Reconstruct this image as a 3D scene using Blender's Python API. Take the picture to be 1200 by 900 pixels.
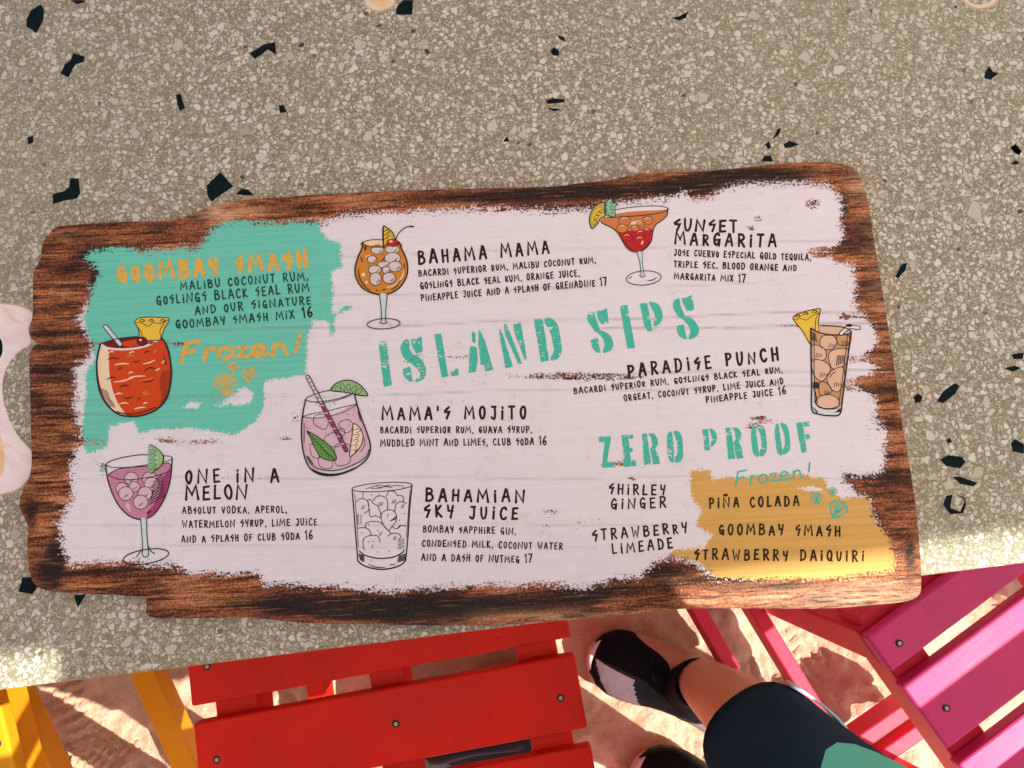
import bpy, bmesh, math, random
import numpy as np
from mathutils import Vector, Matrix
from mathutils.geometry import tessellate_polygon
random.seed(7); np.random.seed(7)
R = math.radians
SC = bpy.context.scene
C = SC.collection
for o in list(bpy.data.objects): bpy.data.objects.remove(o)

# ------------------------------------------------------------------ camera, sky, sun, exposure
FPX = 890.0                       # focal length in photograph pixels (1200 wide)
TILT = R(9.4)
CAMZ = 1.40
cam = bpy.data.cameras.new('camera'); cam.sensor_width = 36; cam.lens = 36*FPX/1200
cam.clip_start = 0.01; cam.clip_end = 500
camo = bpy.data.objects.new('camera', cam); C.objects.link(camo)
camo.location = (0, 0, CAMZ); camo.rotation_euler = (TILT, 0, 0)
SC.camera = camo
SUN_EL = R(44)
SUN_DIR = Vector((0.905, -0.425, 0)).normalized()      # horizontal direction towards the sun
w = bpy.data.worlds.new('World'); SC.world = w; w.use_nodes = True
nt = w.node_tree; nt.nodes.clear()
wo = nt.nodes.new('ShaderNodeOutputWorld'); bg = nt.nodes.new('ShaderNodeBackground'); sk = nt.nodes.new('ShaderNodeTexSky')
sk.sky_type = 'NISHITA'; sk.sun_disc = False; sk.sun_elevation = SUN_EL
sk.sun_rotation = math.atan2(SUN_DIR.x, SUN_DIR.y)
sk.air_density = 1.0; sk.dust_density = 3.0; sk.ozone_density = 0.6
bg.inputs['Strength'].default_value = 0.105
nt.links.new(sk.outputs[0], bg.inputs[0]); nt.links.new(bg.outputs[0], wo.inputs[0])
sl = bpy.data.lights.new('sun', 'SUN'); sl.energy = 5.0; sl.angle = R(0.55); sl.color = (1, 0.95, 0.86)
so = bpy.data.objects.new('sun', sl); C.objects.link(so)
dv = Vector((SUN_DIR.x*math.cos(SUN_EL), SUN_DIR.y*math.cos(SUN_EL), math.sin(SUN_EL)))
so.rotation_euler = dv.to_track_quat('Z', 'Y').to_euler(); so.location = dv*5
vs = SC.view_settings; vs.view_transform = 'Standard'; vs.look = 'None'; vs.gamma = 1; vs.exposure = 1.02; vs.use_curve_mapping = False
SC.render.engine = 'CYCLES'

# ------------------------------------------------------------------ helpers
ct, st = math.cos(TILT), math.sin(TILT)
def at(px, py, z):
    """point of the horizontal plane z under a photograph pixel"""
    a, b = (px-600)/FPX, -(py-450)/FPX
    d = (a, b*ct+st, b*st-ct)
    t = (z-CAMZ)/d[2]
    return Vector((d[0]*t, d[1]*t, z))
def at_np(P, z):
    a = (P[:, 0]-600)/FPX; b = -(P[:, 1]-450)/FPX
    dx, dy, dz = a, b*ct+st, b*st-ct
    t = (z-CAMZ)/dz
    return np.stack([dx*t, dy*t, np.full(len(P), z)], 1)
def link(o, parent=None):
    C.objects.link(o)
    if parent: o.parent = parent
    return o
def wloc(o):
    return Vector(o.location) if o else Vector((0, 0, 0))
def mesh_obj(name, V, F, mats, parent=None, org=None, midx=None, smooth=False):
    """one mesh object; V in world coordinates unless org is None (then V is already local)"""
    if org is not None: V = [(v[0]-org[0], v[1]-org[1], v[2]-org[2]) for v in V]
    me = bpy.data.meshes.new(name); me.from_pydata([tuple(v) for v in V], [], F)
    if not isinstance(mats, (list, tuple)): mats = [mats]
    for m in mats: me.materials.append(m)
    if midx is not None: me.polygons.foreach_set('material_index', midx)
    if smooth: me.polygons.foreach_set('use_smooth', [True]*len(me.polygons))
    me.update()
    o = bpy.data.objects.new(name, me); link(o, parent)
    return o
def empty(name, loc, rz=0):
    o = bpy.data.objects.new(name, None); o.location = loc; o.rotation_euler = (0, 0, rz); o.empty_display_size = 0.05
    return link(o)
def tag(o, label=None, cat=None, group=None, kind=None):
    for k, v in (('label', label), ('category', cat), ('group', group), ('kind', kind)):
        if v: o[k] = v
    return o
def bm_obj(name, bm, mats, parent=None, smooth=False, loc=None):
    me = bpy.data.meshes.new(name); bmesh.ops.recalc_face_normals(bm, faces=bm.faces); bm.to_mesh(me); bm.free()
    if not isinstance(mats, (list, tuple)): mats = [mats]
    for m in mats: me.materials.append(m)
    if smooth: me.polygons.foreach_set('use_smooth', [True]*len(me.polygons))
    o = bpy.data.objects.new(name, me); link(o, parent)
    if loc: o.location = loc
    return o
def box_bm(c, s, rot=None, bevel=0.003, bm=None, seg=2):
    b = bmesh.new()
    bmesh.ops.create_cube(b, size=1)
    bmesh.ops.scale(b, vec=s, verts=b.verts)
    if bevel: bmesh.ops.bevel(b, geom=b.edges[:], offset=bevel, segments=seg, profile=0.5, affect='EDGES')
    M = Matrix.Translation(c) @ (rot.to_4x4() if rot is not None else Matrix.Identity(4))
    bmesh.ops.transform(b, matrix=M, verts=b.verts)
    if bm is None: return b
    me = bpy.data.meshes.new('t'); b.to_mesh(me); b.free(); bm.from_mesh(me); bpy.data.meshes.remove(me)
    return bm
def beam_bm(a, b, wx, wz, side=Vector((0, 0, 1)), bevel=0.003):
    """board from a to b; wx across 'side', wz along 'side'"""
    a, b = Vector(a), Vector(b); d = b-a; L = d.length; y = d.normalized()
    z = (side-y*side.dot(y)).normalized(); x = y.cross(z)
    rot = Matrix((x, y, z)).transposed()
    return box_bm((a+b)/2, (wx, L, wz), rot, bevel)
def catmull(P, n=6, closed=False):
    P = [Vector(p) for p in P]
    if len(P) < 3: return P
    out = []; N = len(P); rng = N if closed else N-1
    for i in range(rng):
        p1, p2 = P[i], P[(i+1) % N]
        p0 = P[i-1] if (closed or i > 0) else p1*2-p2
        p3 = P[(i+2) % N] if (closed or i+2 < N) else p2*2-p1
        for k in range(n):
            t = k/n
            out.append(0.5*((2*p1)+(p2-p0)*t+(2*p0-5*p1+4*p2-p3)*t*t+(3*p1-p0-3*p2+p3)*t**3))
    if not closed: out.append(P[-1])
    return out

# ------------------------------------------------------------------ node material helpers
class NM:
    def __init__(s, name):
        s.m = bpy.data.materials.new(name); s.m.use_nodes = True; s.t = s.m.node_tree; s.t.nodes.clear()
        s.out = s.n('ShaderNodeOutputMaterial'); s.b = s.n('ShaderNodeBsdfPrincipled'); s.l(s.b.outputs[0], s.out.inputs[0])
    def n(s, t, **k):
        x = s.t.nodes.new(t)
        for a, v in k.items(): setattr(x, a, v)
        return x
    def l(s, a, b): s.t.links.new(a, b)
    def put(s, v, inp):
        if isinstance(v, bpy.types.NodeSocket): s.l(v, inp)
        else: inp.default_value = v
    def math(s, op, a, b=0.0, c=None, clamp=False):
        x = s.n('ShaderNodeMath', operation=op, use_clamp=clamp); s.put(a, x.inputs[0]); s.put(b, x.inputs[1])
        if c is not None: s.put(c, x.inputs[2])
        return x.outputs[0]
    def mix(s, f, a, b, mode='MIX'):
        x = s.n('ShaderNodeMix', data_type='RGBA', blend_type=mode); s.put(f, x.inputs[0]); 
        s.put((*a, 1) if isinstance(a, tuple) else a, x.inputs[6]); s.put((*b, 1) if isinstance(b, tuple) else b, x.inputs[7])
        return x.outputs[2]
    def obj(s): return s.n('ShaderNodeTexCoord').outputs['Object']
    def mapping(s, v, scale, loc=(0, 0, 0), rot=(0, 0, 0)):
        x = s.n('ShaderNodeMapping'); s.l(v, x.inputs[0]); x.inputs['Scale'].default_value = scale
        x.inputs['Location'].default_value = loc; x.inputs['Rotation'].default_value = rot
        return x.outputs[0]
    def noise(s, v, scale, detail=4, rough=0.55, dist=0.0, out=0):
        x = s.n('ShaderNodeTexNoise'); s.l(v, x.inputs['Vector']); x.inputs['Scale'].default_value = scale
        x.inputs['Detail'].default_value = detail; x.inputs['Roughness'].default_value = rough; x.inputs['Distortion'].default_value = dist
        return x.outputs[out]
    def vor(s, v, scale, feature='F1', rnd=1.0):
        x = s.n('ShaderNodeTexVoronoi', feature=feature); s.l(v, x.inputs['Vector']); x.inputs['Scale'].default_value = scale
        x.inputs['Randomness'].default_value = rnd
        return x.outputs
    def step(s, v, lo, hi):
        x = s.n('ShaderNodeMapRange', interpolation_type='SMOOTHSTEP'); s.put(v, x.inputs[0]); s.put(lo, x.inputs[1]); s.put(hi, x.inputs[2])
        return x.outputs[0]
    def ramp(s, v, stops):
        x = s.n('ShaderNodeValToRGB'); s.l(v, x.inputs[0]); e = x.color_ramp.elements
        while len(e) < len(stops): e.new(0.5)
        for i, (p, c) in enumerate(stops): e[i].position = p; e[i].color = (*c, 1)
        return x.outputs[0]
    def attr(s, name):
        x = s.n('ShaderNodeAttribute', attribute_name=name); return x.outputs['Fac']
    def bump(s, h, strength=0.3, dist=0.002):
        x = s.n('ShaderNodeBump'); s.put(h, x.inputs['Height']); x.inputs['Strength'].default_value = strength; x.inputs['Distance'].default_value = dist
        s.l(x.outputs[0], s.b.inputs['Normal'])
    def spec(s, v): s.b.inputs['Specular IOR Level'].default_value = v
    def col(s, c): s.put((*c, 1) if isinstance(c, tuple) else c, s.b.inputs['Base Color'])
    def rough(s, r): s.put(r, s.b.inputs['Roughness'])

def paint_mat(name, col, rough=0.4, var=0.12, scale=14, grain=None, wear=None, spec=.18):
    k = NM(name); v = k.obj()
    n1 = k.noise(v, scale, 5, 0.6)
    c = k.mix(k.step(n1, 0.3, 0.7), tuple(x*(1-var) for x in col), tuple(min(1, x*(1+var)) for x in col))
    stk = k.noise(k.mapping(v, (5, 90, 90)), 1, 4, .65); c = k.mix(k.math('MULTIPLY', k.step(stk, .5, .75), .22), c, tuple(x*.7 for x in col))
    scf = k.math('MULTIPLY', k.step(k.noise(k.mapping(v, (40, 160, 160)), 1, 4, .7), .64, .70), k.step(k.noise(v, 9, 2, .5), .5, .62)); c = k.mix(k.math('MULTIPLY', scf, .35), c, tuple(min(1, x*.8+.14) for x in col))
    sp = k.noise(v, scale*22, 3, 0.6)
    c = k.mix(k.math('MULTIPLY', k.step(sp, 0.66, 0.74), 0.35), c, wear or tuple(x*0.6 for x in col))
    k.col(c); k.rough(k.math('ADD', k.math('MULTIPLY', n1, 0.25), rough-0.12)); k.b.inputs['Specular IOR Level'].default_value = spec
    g = k.noise(k.mapping(v, grain or (8, 120, 120)), 1.5, 4, 0.6)
    k.bump(k.math('ADD', g, k.math('MULTIPLY', sp, 0.4)), 0.25, 0.001)
    return k.m
def ink_mat(name, col, rough=0.45, var=0.12, worn=0.0, scale=260):
    k = NM(name); v = k.obj(); n = k.noise(v, scale, 4, 0.65)
    k.col(k.mix(n, tuple(x*(1-var) for x in col), tuple(min(1, x*(1+var)) for x in col))); k.rough(rough); k.spec(.10)
    if worn:
        n2 = k.noise(v, 150, 6, 0.75)
        grain = k.noise(k.mapping(v, (40, 700, 1)), 1.0, 4, 0.6)
        f = k.step(k.math('ADD', n2, k.math('MULTIPLY', grain, 0.35)), 0.80-worn, 0.84-worn)
        tr = k.n('ShaderNodeBsdfTransparent'); mx = k.n('ShaderNodeMixShader')
        k.put(f, mx.inputs[0]); k.l(k.b.outputs[0], mx.inputs[1]); k.l(tr.outputs[0], mx.inputs[2]); k.l(mx.outputs[0], k.out.inputs[0])
    return k.m

# ------------------------------------------------------------------ ground: sand
def vnoise(X, Y, s, seed):
    rs = np.random.RandomState(seed); G = rs.rand(64, 64)
    x, y = X*s, Y*s; xi, yi = np.floor(x).astype(int), np.floor(y).astype(int); fx, fy = x-xi, y-yi
    fx, fy = fx*fx*(3-2*fx), fy*fy*(3-2*fy)
    g = lambda a, b: G[a % 64, b % 64]
    return (g(xi, yi)*(1-fx)+g(xi+1, yi)*fx)*(1-fy)+(g(xi, yi+1)*(1-fx)+g(xi+1, yi+1)*fx)*fy
def sand_h(X, Y):
    h = (vnoise(X, Y, 4, 1)-.5)*.028+(vnoise(X, Y, 11, 2)-.5)*.016+(vnoise(X, Y, 33, 3)-.5)*.012+(vnoise(X, Y, 70, 6)-.5)*.009
    rs = np.random.RandomState(5)
    for i in range(46):                       # shoe prints with ribbed treads
        cx, cy = rs.uniform(-.9, .9), rs.uniform(-.85, .35); a = rs.uniform(0, 6.28); L, Wd = rs.uniform(.11, .14), rs.uniform(.04, .05)
        u = (X-cx)*np.cos(a)+(Y-cy)*np.sin(a); v = -(X-cx)*np.sin(a)+(Y-cy)*np.cos(a)
        m = np.clip(1.6*(1-(u/L)**2-(v/Wd)**2), 0, 1)
        ph = 330 if i % 3 else 240
        tread = np.sign(np.sin(u*ph+np.abs(v)*ph*(1 if i % 2 else 0)))*.5
        h = h*(1-.75*m)+m*(-.011+tread*.0065)
    return h
def build_sand():
    f = np.arange(-.95, .951, .0062); g = [.95]; s = .01
    while g[-1] < 90: s *= 1.35; g.append(g[-1]+s)
    ax = np.concatenate([-np.array(g[1:])[::-1], f, np.array(g[1:])])
    X, Y = np.meshgrid(ax, ax-.2); far = np.clip((np.maximum(abs(X), abs(Y+.2))-.95)/2, 0, 1)
    Z = sand_h(X, Y)*(1-far)-.004
    n = len(ax); V = np.stack([X.ravel(), Y.ravel(), Z.ravel()], 1)
    I = np.arange(n*n).reshape(n, n)
    F = np.stack([I[:-1, :-1].ravel(), I[:-1, 1:].ravel(), I[1:, 1:].ravel(), I[1:, :-1].ravel()], 1)
    k = NM('sand'); v = k.obj()
    n1 = k.noise(v, 5, 5, .6); n2 = k.noise(v, 900, 2, .5); n3 = k.noise(v, 60, 4, .6)
    c = k.mix(n1, (.70, .42, .27), (.83, .56, .40))
    c = k.mix(k.math('MULTIPLY', k.step(n3, .35, .75), .5), c, (.60, .31, .175))
    c = k.mix(k.math('MULTIPLY', k.step(n2, .45, .7), .35), c, (.70, .50, .36))
    c = k.mix(k.math('MULTIPLY', k.step(n2, .33, .25), .3), c, (.24, .11, .07))
    k.col(c); k.rough(.95)
    k.bump(k.math('ADD', k.math('MULTIPLY', n2, .6), k.math('MULTIPLY', k.noise(v, 130, 5, .65), 1.6)), .8, .006)
    o = mesh_obj('sand', V.tolist(), F.tolist(), k.m, smooth=True); tag(o, kind='structure')
build_sand()

# ------------------------------------------------------------------ terrazzo table
TZ = 0.75
E0, E1 = at(0, 809, TZ), at(1200, 660.5, TZ)
TX = (E1-E0).normalized(); TY = Vector((-TX.y, TX.x, 0))
TC = (E0+E1)/2+TY*0.62                       # centre of the table top
TROT = math.atan2(TX.y, TX.x)
def terrazzo():
    k = NM('terrazzo'); v = k.obj()
    warp = k.n('ShaderNodeVectorMath', operation='ADD')
    nz = k.n('ShaderNodeTexNoise'); k.l(v, nz.inputs['Vector']); nz.inputs['Scale'].default_value = 170; nz.inputs['Detail'].default_value = 2
    sc_ = k.n('ShaderNodeVectorMath', operation='SCALE'); k.l(nz.outputs['Color'], sc_.inputs[0]); sc_.inputs['Scale'].default_value = .0045
    k.l(v, warp.inputs[0]); k.l(sc_.outputs[0], warp.inputs[1]); wv = warp.outputs[0]
    big = k.noise(v, 3.2, 4, .6)
    fine = k.noise(v, 900, 3, .6)
    cement = k.mix(big, (0.209, 0.188, 0.123), (0.26, 0.238, 0.166))
    cement = k.mix(k.math('MULTIPLY', fine, .5), cement, (0.177, 0.139, 0.088))
    col = cement
    small = [(0, (0.205, 0.188, 0.13)), (.25, (0.307, 0.282, 0.213)), (.6, (0.391, 0.371, 0.302)), (1, (0.484, 0.47, 0.406))]
    large = [(0, (0.307, 0.282, 0.213)), (.15, (0.437, 0.416, 0.348)), (.6, (0.525, 0.51, 0.447)), (1, (0.614, 0.604, 0.551))]
    for scale, keep, lo, hi, off, pal in ((470, .22, .04, .11, 0, small), (300, .36, .05, .12, 3.3, small), (215, .52, .07, .13, 7.7, large), (150, .76, .09, .14, 11.1, large), (104, .93, .11, .15, 5.9, large), (72, .978, .12, .16, 2.1, large)):
        vv = k.mapping(wv, (1, 1, 1), (off, off*.7, 0), (0, 0, off))
        f1 = k.vor(vv, scale); ed = k.vor(vv, scale, 'DISTANCE_TO_EDGE')
        sx = k.n('ShaderNodeSeparateColor'); k.l(f1['Color'], sx.inputs[0])
        edge = k.math('SUBTRACT', ed['Distance'], k.math('MULTIPLY', sx.outputs[1], .10))
        on = k.math('GREATER_THAN', sx.outputs[0], keep)
        col = k.mix(k.math('MULTIPLY', k.math('MULTIPLY', k.step(edge, lo-.07, lo-.02), on), .55), col, (0.14, 0.121, 0.075))
        cc = k.ramp(sx.outputs[2], pal)
        cc = k.mix(k.math('MULTIPLY', k.noise(v, 420, 3, .6), .30), cc, (0.335, 0.307, 0.229))
        col = k.mix(k.math('MULTIPLY', k.step(edge, lo, hi), on), col, cc)
    # a few small dark and green grit specks
    f1 = k.vor(k.mapping(wv, (1, 1, 1), (4.4, 1.2, 0)), 95); sx = k.n('ShaderNodeSeparateColor'); k.l(f1['Color'], sx.inputs[0])
    m = k.math('MULTIPLY', k.math('LESS_THAN', f1['Distance'], .22), k.math('GREATER_THAN', sx.outputs[0], .965))
    col = k.mix(m, col, k.mix(sx.outputs[1], (.03, .04, .03), (.16, .15, .09)))
    # broad warm and green drift
    col = k.mix(k.math('MULTIPLY', k.step(k.noise(v, 1.7, 2, .5), .4, .65), .30), col, (.27, .30, .19), 'MIX')
    k.col(col); k.spec(.15); k.rough(k.math('ADD', .42, k.math('MULTIPLY', fine, .2)))
    k.bump(fine, .12, .0006)
    return k.m
M_TERR = terrazzo()
table = empty('terrazzo_table', (TC.x, TC.y, 0), TROT)
tag(table, 'large speckled terrazzo table with dark glass chips under the menu board', 'table')
TW, TD, TT = 2.1, 1.24, 0.055
bm = box_bm((0, 0, TZ-TT/2), (TW, TD, TT), bevel=.004, seg=3)
top = bm_obj('tabletop', bm, M_TERR, table)
M_STEEL = paint_mat('painted_steel', (.06, .06, .06), .4)
bm = bmesh.new()
bmesh.ops.create_cone(bm, cap_ends=True, segments=24, radius1=.07, radius2=.06, depth=TZ-TT-.04, matrix=Matrix.Translation((0, 0, (TZ-TT)/2+.02)))
bm_obj('pedestal', bm, M_STEEL, table)
bm_obj('base', box_bm((0, 0, .02), (1.1, .6, .035), bevel=.01), M_STEEL, table)

def glass_mat():
    k = NM('dark_glass_chip'); v = k.obj(); n = k.noise(v, 60, 4, .6)
    k.col(k.mix(n, (.002, .005, .007), (.003, .012, .015))); k.rough(.35); k.spec(.05); return k.m
M_CHIP = glass_mat()
def prism(name, P, z0, z1, mats, parent, worldparent_rot=0.0, loc=None):
    """flat inlay or board from pixel outline P on plane z1, thickness down to z0, local to a parent with rotation about z"""
    pts = [at(x, y, z1) for x, y in P]
    c = loc
    rot = Matrix.Rotation(-worldparent_rot, 3, 'Z')
    L = [rot @ (p-c) for p in pts]
    n = len(L)
    V = [(p.x, p.y, z1-c.z) for p in L]+[(p.x, p.y, z0-c.z) for p in L]
    tri = tessellate_polygon([[Vector((p.x, p.y, 0)) for p in L]])
    F = [list(t) for t in tri]+[[i, i+n, (i+1) % n+n, (i+1) % n] for i in range(n)]
    bm = bmesh.new()
    vs_ = [bm.verts.new(v) for v in V]
    for f in F:
        try: bm.faces.new([vs_[i] for i in f])
        except ValueError: pass
    o = bm_obj(name, bm, mats, parent)
    return o
# dark glass chips traced one by one
CH = []
def cz(ox, oy, s, polys):
    for p in polys: CH.append([(ox+x/s, oy+y/s) for x, y in p])
cz(0, 0, 2, [
 [(62, 45), (72, 25), (95, 10), (103, 22), (102, 45), (85, 78), (75, 70), (62, 62)],
 [(165, 0), (200, 0), (198, 5), (180, 10)],
 [(142, 172), (152, 150), (165, 142), (172, 124), (198, 132), (196, 145), (178, 150), (170, 162), (160, 182)],
 [(585, 124), (600, 116), (618, 104), (645, 98), (647, 128), (628, 116), (612, 128), (596, 138)],
 [(412, 222), (424, 220), (428, 238), (434, 252), (422, 260), (416, 246)],
 [(653, 247), (664, 246), (672, 262), (656, 265)],
 [(64, 322), (77, 318), (78, 334), (66, 338)],
 [(123, 455), (150, 448), (162, 438), (164, 418), (184, 418), (188, 452), (180, 465), (150, 470), (124, 478)],
 [(484, 435), (516, 403), (547, 437), (512, 460), (496, 473), (486, 458)],
 [(553, 455), (566, 442), (582, 444), (595, 458), (575, 458)],
 [(930, 15), (945, 0), (968, 0), (966, 34), (928, 34)]])
cz(600, 0, 2, [
 [(374, 42), (392, 38), (414, 26), (408, 42), (392, 48)],
 [(104, 80), (122, 88), (127, 97), (112, 92)],
 [(90, 120), (98, 110), (110, 118), (110, 130), (96, 130)],
 [(78, 236), (95, 230), (124, 233), (122, 240), (84, 243)],
 [(80, 252), (96, 254), (114, 256), (100, 261)],
 [(612, 325), (622, 303), (631, 300), (626, 315)],
 [(593, 338), (602, 331), (608, 345), (600, 350)],
 [(636, 338), (650, 330), (674, 338), (655, 345), (640, 347)],
 [(585, 378), (590, 366), (606, 364), (612, 378)],
 [(1107, 182), (1110, 168), (1118, 155), (1128, 168), (1141, 172), (1122, 187)],
 [(1168, 345), (1180, 337), (1193, 352), (1190, 363), (1178, 358)],
 [(1168, 383), (1180, 376), (1190, 380), (1182, 387)]])
cz(1000, 150, 1.635, [
 [(302, 40), (310, 33), (322, 45), (318, 52)], 
 [(80, 285), (92, 262), (104, 257), (100, 272), (86, 288)],
 [(303, 434), (327, 430), (325, 442), (308, 443)],
 [(290, 460), (310, 455), (322, 460), (305, 467)],
 [(160, 524), (172, 505), (195, 488), (203, 495), (195, 510), (172, 527)],
 [(116, 515), (124, 508), (133, 515), (128, 526), (118, 526)],
 [(166, 635), (182, 627), (208, 630), (215, 640), (205, 652), (178, 648)],
 [(190, 668), (205, 668), (238, 680), (230, 687), (205, 682)],
 [(172, 722), (178, 705), (190, 702), (186, 728), (205, 735), (215, 712), (198, 704), (210, 706), (216, 722), (210, 738), (186, 740)],
 [(302, 604), (310, 596), (327, 606), (327, 624), (306, 620)],
 [(178, 597), (186, 594), (189, 602), (181, 604)]])
cz(0, 480, 2.857, [
 [(62, 610), (75, 562), (112, 560), (128, 590), (108, 618)],
 [(248, 622), (288, 618), (260, 664)]])
CH += [[(1118, 8), (1121, 6), (1122, 10)], [(589, 166), (594, 160), (597, 166)]]
for p in CH:
    prism('glass_chip', p, TZ-.004, TZ+.0002, M_CHIP, table, TROT, Vector((TC.x, TC.y, 0)))
def shell_mat(name, a, b, c):
    k = NM(name); v = k.obj(); n = k.noise(v, 24, 4, .6, 1.2)
    k.col(k.ramp(n, [(.3, a), (.55, b), (.72, c)])); k.rough(.3); return k.m
M_SHELL = shell_mat('polished_shell', (.64, .53, .54), (.72, .66, .65), (.62, .42, .37))
M_SHELLO = shell_mat('orange_shell', (.62, .36, .16), (.70, .48, .28), (.74, .62, .5))
M_SHELLC = shell_mat('cream_shell', (.55, .46, .34), (.62, .54, .42), (.5, .4, .28))
def sm(P, n=5): return [tuple(q)[:2] for q in catmull([(x, y, 0) for x, y in P], n, True)]
M_RIM = shell_mat('shell_rim', (.36, .26, .16), (.46, .36, .24), (.30, .2, .12))
def shell(polys, label):
    P0 = polys[0][0]; cx, cy = sum(p[0] for p in P0)/len(P0), sum(p[1] for p in P0)/len(P0)
    rim = []
    for x, y in P0:
        d = math.hypot(x-cx, y-cy); rim.append((cx+(x-cx)*(d+2.2)/d, cy+(y-cy)*(d+2.2)/d))
    prism('shell_rim', sm(rim), TZ-.004, TZ+.0001, M_RIM, table, TROT, Vector((TC.x, TC.y, 0)))
    for i, (p, m) in enumerate(polys):
        o = prism('shell_inlay', sm(p), TZ-.004, TZ+.0002+.00012*i, m, table, TROT, Vector((TC.x, TC.y, 0)))
        if i == 0: o['label'] = label
shell([([(-40, 352), (-5, 356), (18, 358), (34, 364), (39, 372), (33, 384), (36, 402), (22, 412), (9, 428), (3, 448), (4, 470), (11, 492), (22, 512), (37, 530), (38, 552), (30, 564), (22, 572), (8, 577), (-12, 574), (-45, 520)], M_SHELL),
       ([(-6, 505), (3, 520), (5, 545), (0, 560), (-14, 562), (-20, 530)], M_SHELLO),
       ([(-10, 392), (1, 398), (2, 415), (-8, 425), (-20, 410)], M_CHIP)], 'pale pink conch shell slice set in the terrazzo')
shell([([(428, -9), (440, -12), (458, -10), (462, 2), (456, 9), (444, 12), (433, 9), (428, 2)], M_SHELLC),
       ([(434, -8), (446, -9), (456, -4), (454, 3), (444, 7), (436, 3)], M_SHELLO)], 'round cream shell slice with a brown centre')
shell([([(1126, -20), (1150, -26), (1170, -12), (1168, 0), (1160, 7), (1146, 9), (1134, 4), (1126, -6)], M_SHELLC)], 'cream shell ring at the rim of the table view')
prism('shell_inlay', sm([(1131, -14), (1150, -21), (1166, -10), (1163, -1), (1155, 4), (1144, 5), (1135, 0)]), TZ-.004, TZ+.00035, M_TERR, table, TROT, Vector((TC.x, TC.y, 0)))

# ------------------------------------------------------------------ umbrella that shades the table (above the frame)
def build_umbrella():
    L = 1/math.tan(SUN_EL)
    ZE = 2.15
    shift = -SUN_DIR*(ZE-.1-TZ)*L                       # shadow travel from canopy edge to table top
    front = -0.62+0.026-shift.dot(TY)                    # canopy edge in table coordinates (TY)
    back = 1.35
    cen = Vector((TC.x, TC.y, 0))
    root = empty('patio_umbrella', (TC.x+TY.x*.05, TC.y+TY.y*.05, 0), TROT)
    tag(root, 'large square pale canvas umbrella standing over the terrazzo table', 'umbrella')
    k = NM('canvas'); v = k.obj(); n = k.noise(v, 30, 3, .5)
    k.col(k.mix(n, (.74, .71, .67), (.80, .77, .73))); k.rough(.9)
    tr = k.n('ShaderNodeBsdfTranslucent'); tr.inputs[0].default_value = (.80, .77, .72, 1); mx = k.n('ShaderNodeMixShader'); mx.inputs[0].default_value = .35
    k.l(k.b.outputs[0], mx.inputs[1]); k.l(tr.outputs[0], mx.inputs[2]); k.l(mx.outputs[0], k.out.inputs[0])
    x0, x1 = -1.5, 2.1; y0, y1 = front-.05, back
    cx, cy = 0.1, 0.0
    ring = [(x0, y0), ((x0+x1)/2, y0), (x1, y0), (x1, (y0+y1)/2), (x1, y1), ((x0+x1)/2, y1), (x0, y1), (x0, (y0+y1)/2)]
    V = [(cx, cy, ZE+.55)]+[(x, y, ZE) for x, y in ring]+[(x, y, ZE-.1) for x, y in ring]
    F = [[0, 1+i, 1+(i+1) % 8] for i in range(8)]+[[1+i, 9+i, 9+(i+1) % 8, 1+(i+1) % 8] for i in range(8)]
    mesh_obj('canopy', V, F, k.m, root)
    wood = paint_mat('umbrella_wood', (.35, .2, .1), .5)
    bm = bmesh.new(); bmesh.ops.create_cone(bm, cap_ends=True, segments=20, radius1=.026, radius2=.024, depth=ZE+.5-TZ, matrix=Matrix.Translation((cx, cy, (ZE+.5+TZ)/2)))
    bm_obj('pole', bm, wood, root)
    for x, y in ring: bm_obj('rib', beam_bm((cx, cy, ZE+.5), (x*.98, y*.98, ZE-.035), .02, .02), wood, root)
build_umbrella()

# ------------------------------------------------------------------ menu board
SZ0 = TZ+.0008; BT = .008; SZ = SZ0+BT         # top face of the board
OUTL = [(47, 304), (49, 290), (53, 278), (65, 267), (80, 264), (140, 260), (196, 258.5), (224, 251), (245, 242), (273, 236), (315, 232), (420, 225.5), (520, 222), (620, 219.5), (650, 218.5), (684, 214), (713, 211), (743, 205), (768, 202), (816, 201), (860, 197.6), (904, 193), (955, 190), (985, 192), (1001, 198), (1010, 211), (1018, 242), (1025, 286), (1032, 327), (1040, 378), (1050, 444), (1057, 495), (1065, 540), (1073, 593), (1078, 647), (1079.5, 682), (1077, 697), (1062, 704.5), (1023, 709), (966, 713), (870, 713), (793, 714), (717, 722), (660, 727), (620, 730.5), (571, 733), (487, 732.5), (420, 731.5), (378, 731), (332, 728), (297, 724), (245, 724), (196, 725), (177, 723), (171, 718), (169.5, 701), (140, 697.7), (105, 696), (60, 693), (44, 687), (36, 676), (33, 660), (32, 637), (33, 618), (25, 600), (23, 588), (27, 574), (33, 562), (37, 543), (36, 501), (35, 444), (34, 420), (38, 408), (46, 402), (38, 398), (34, 387), (38.5, 367), (39, 321.5)]
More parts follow.
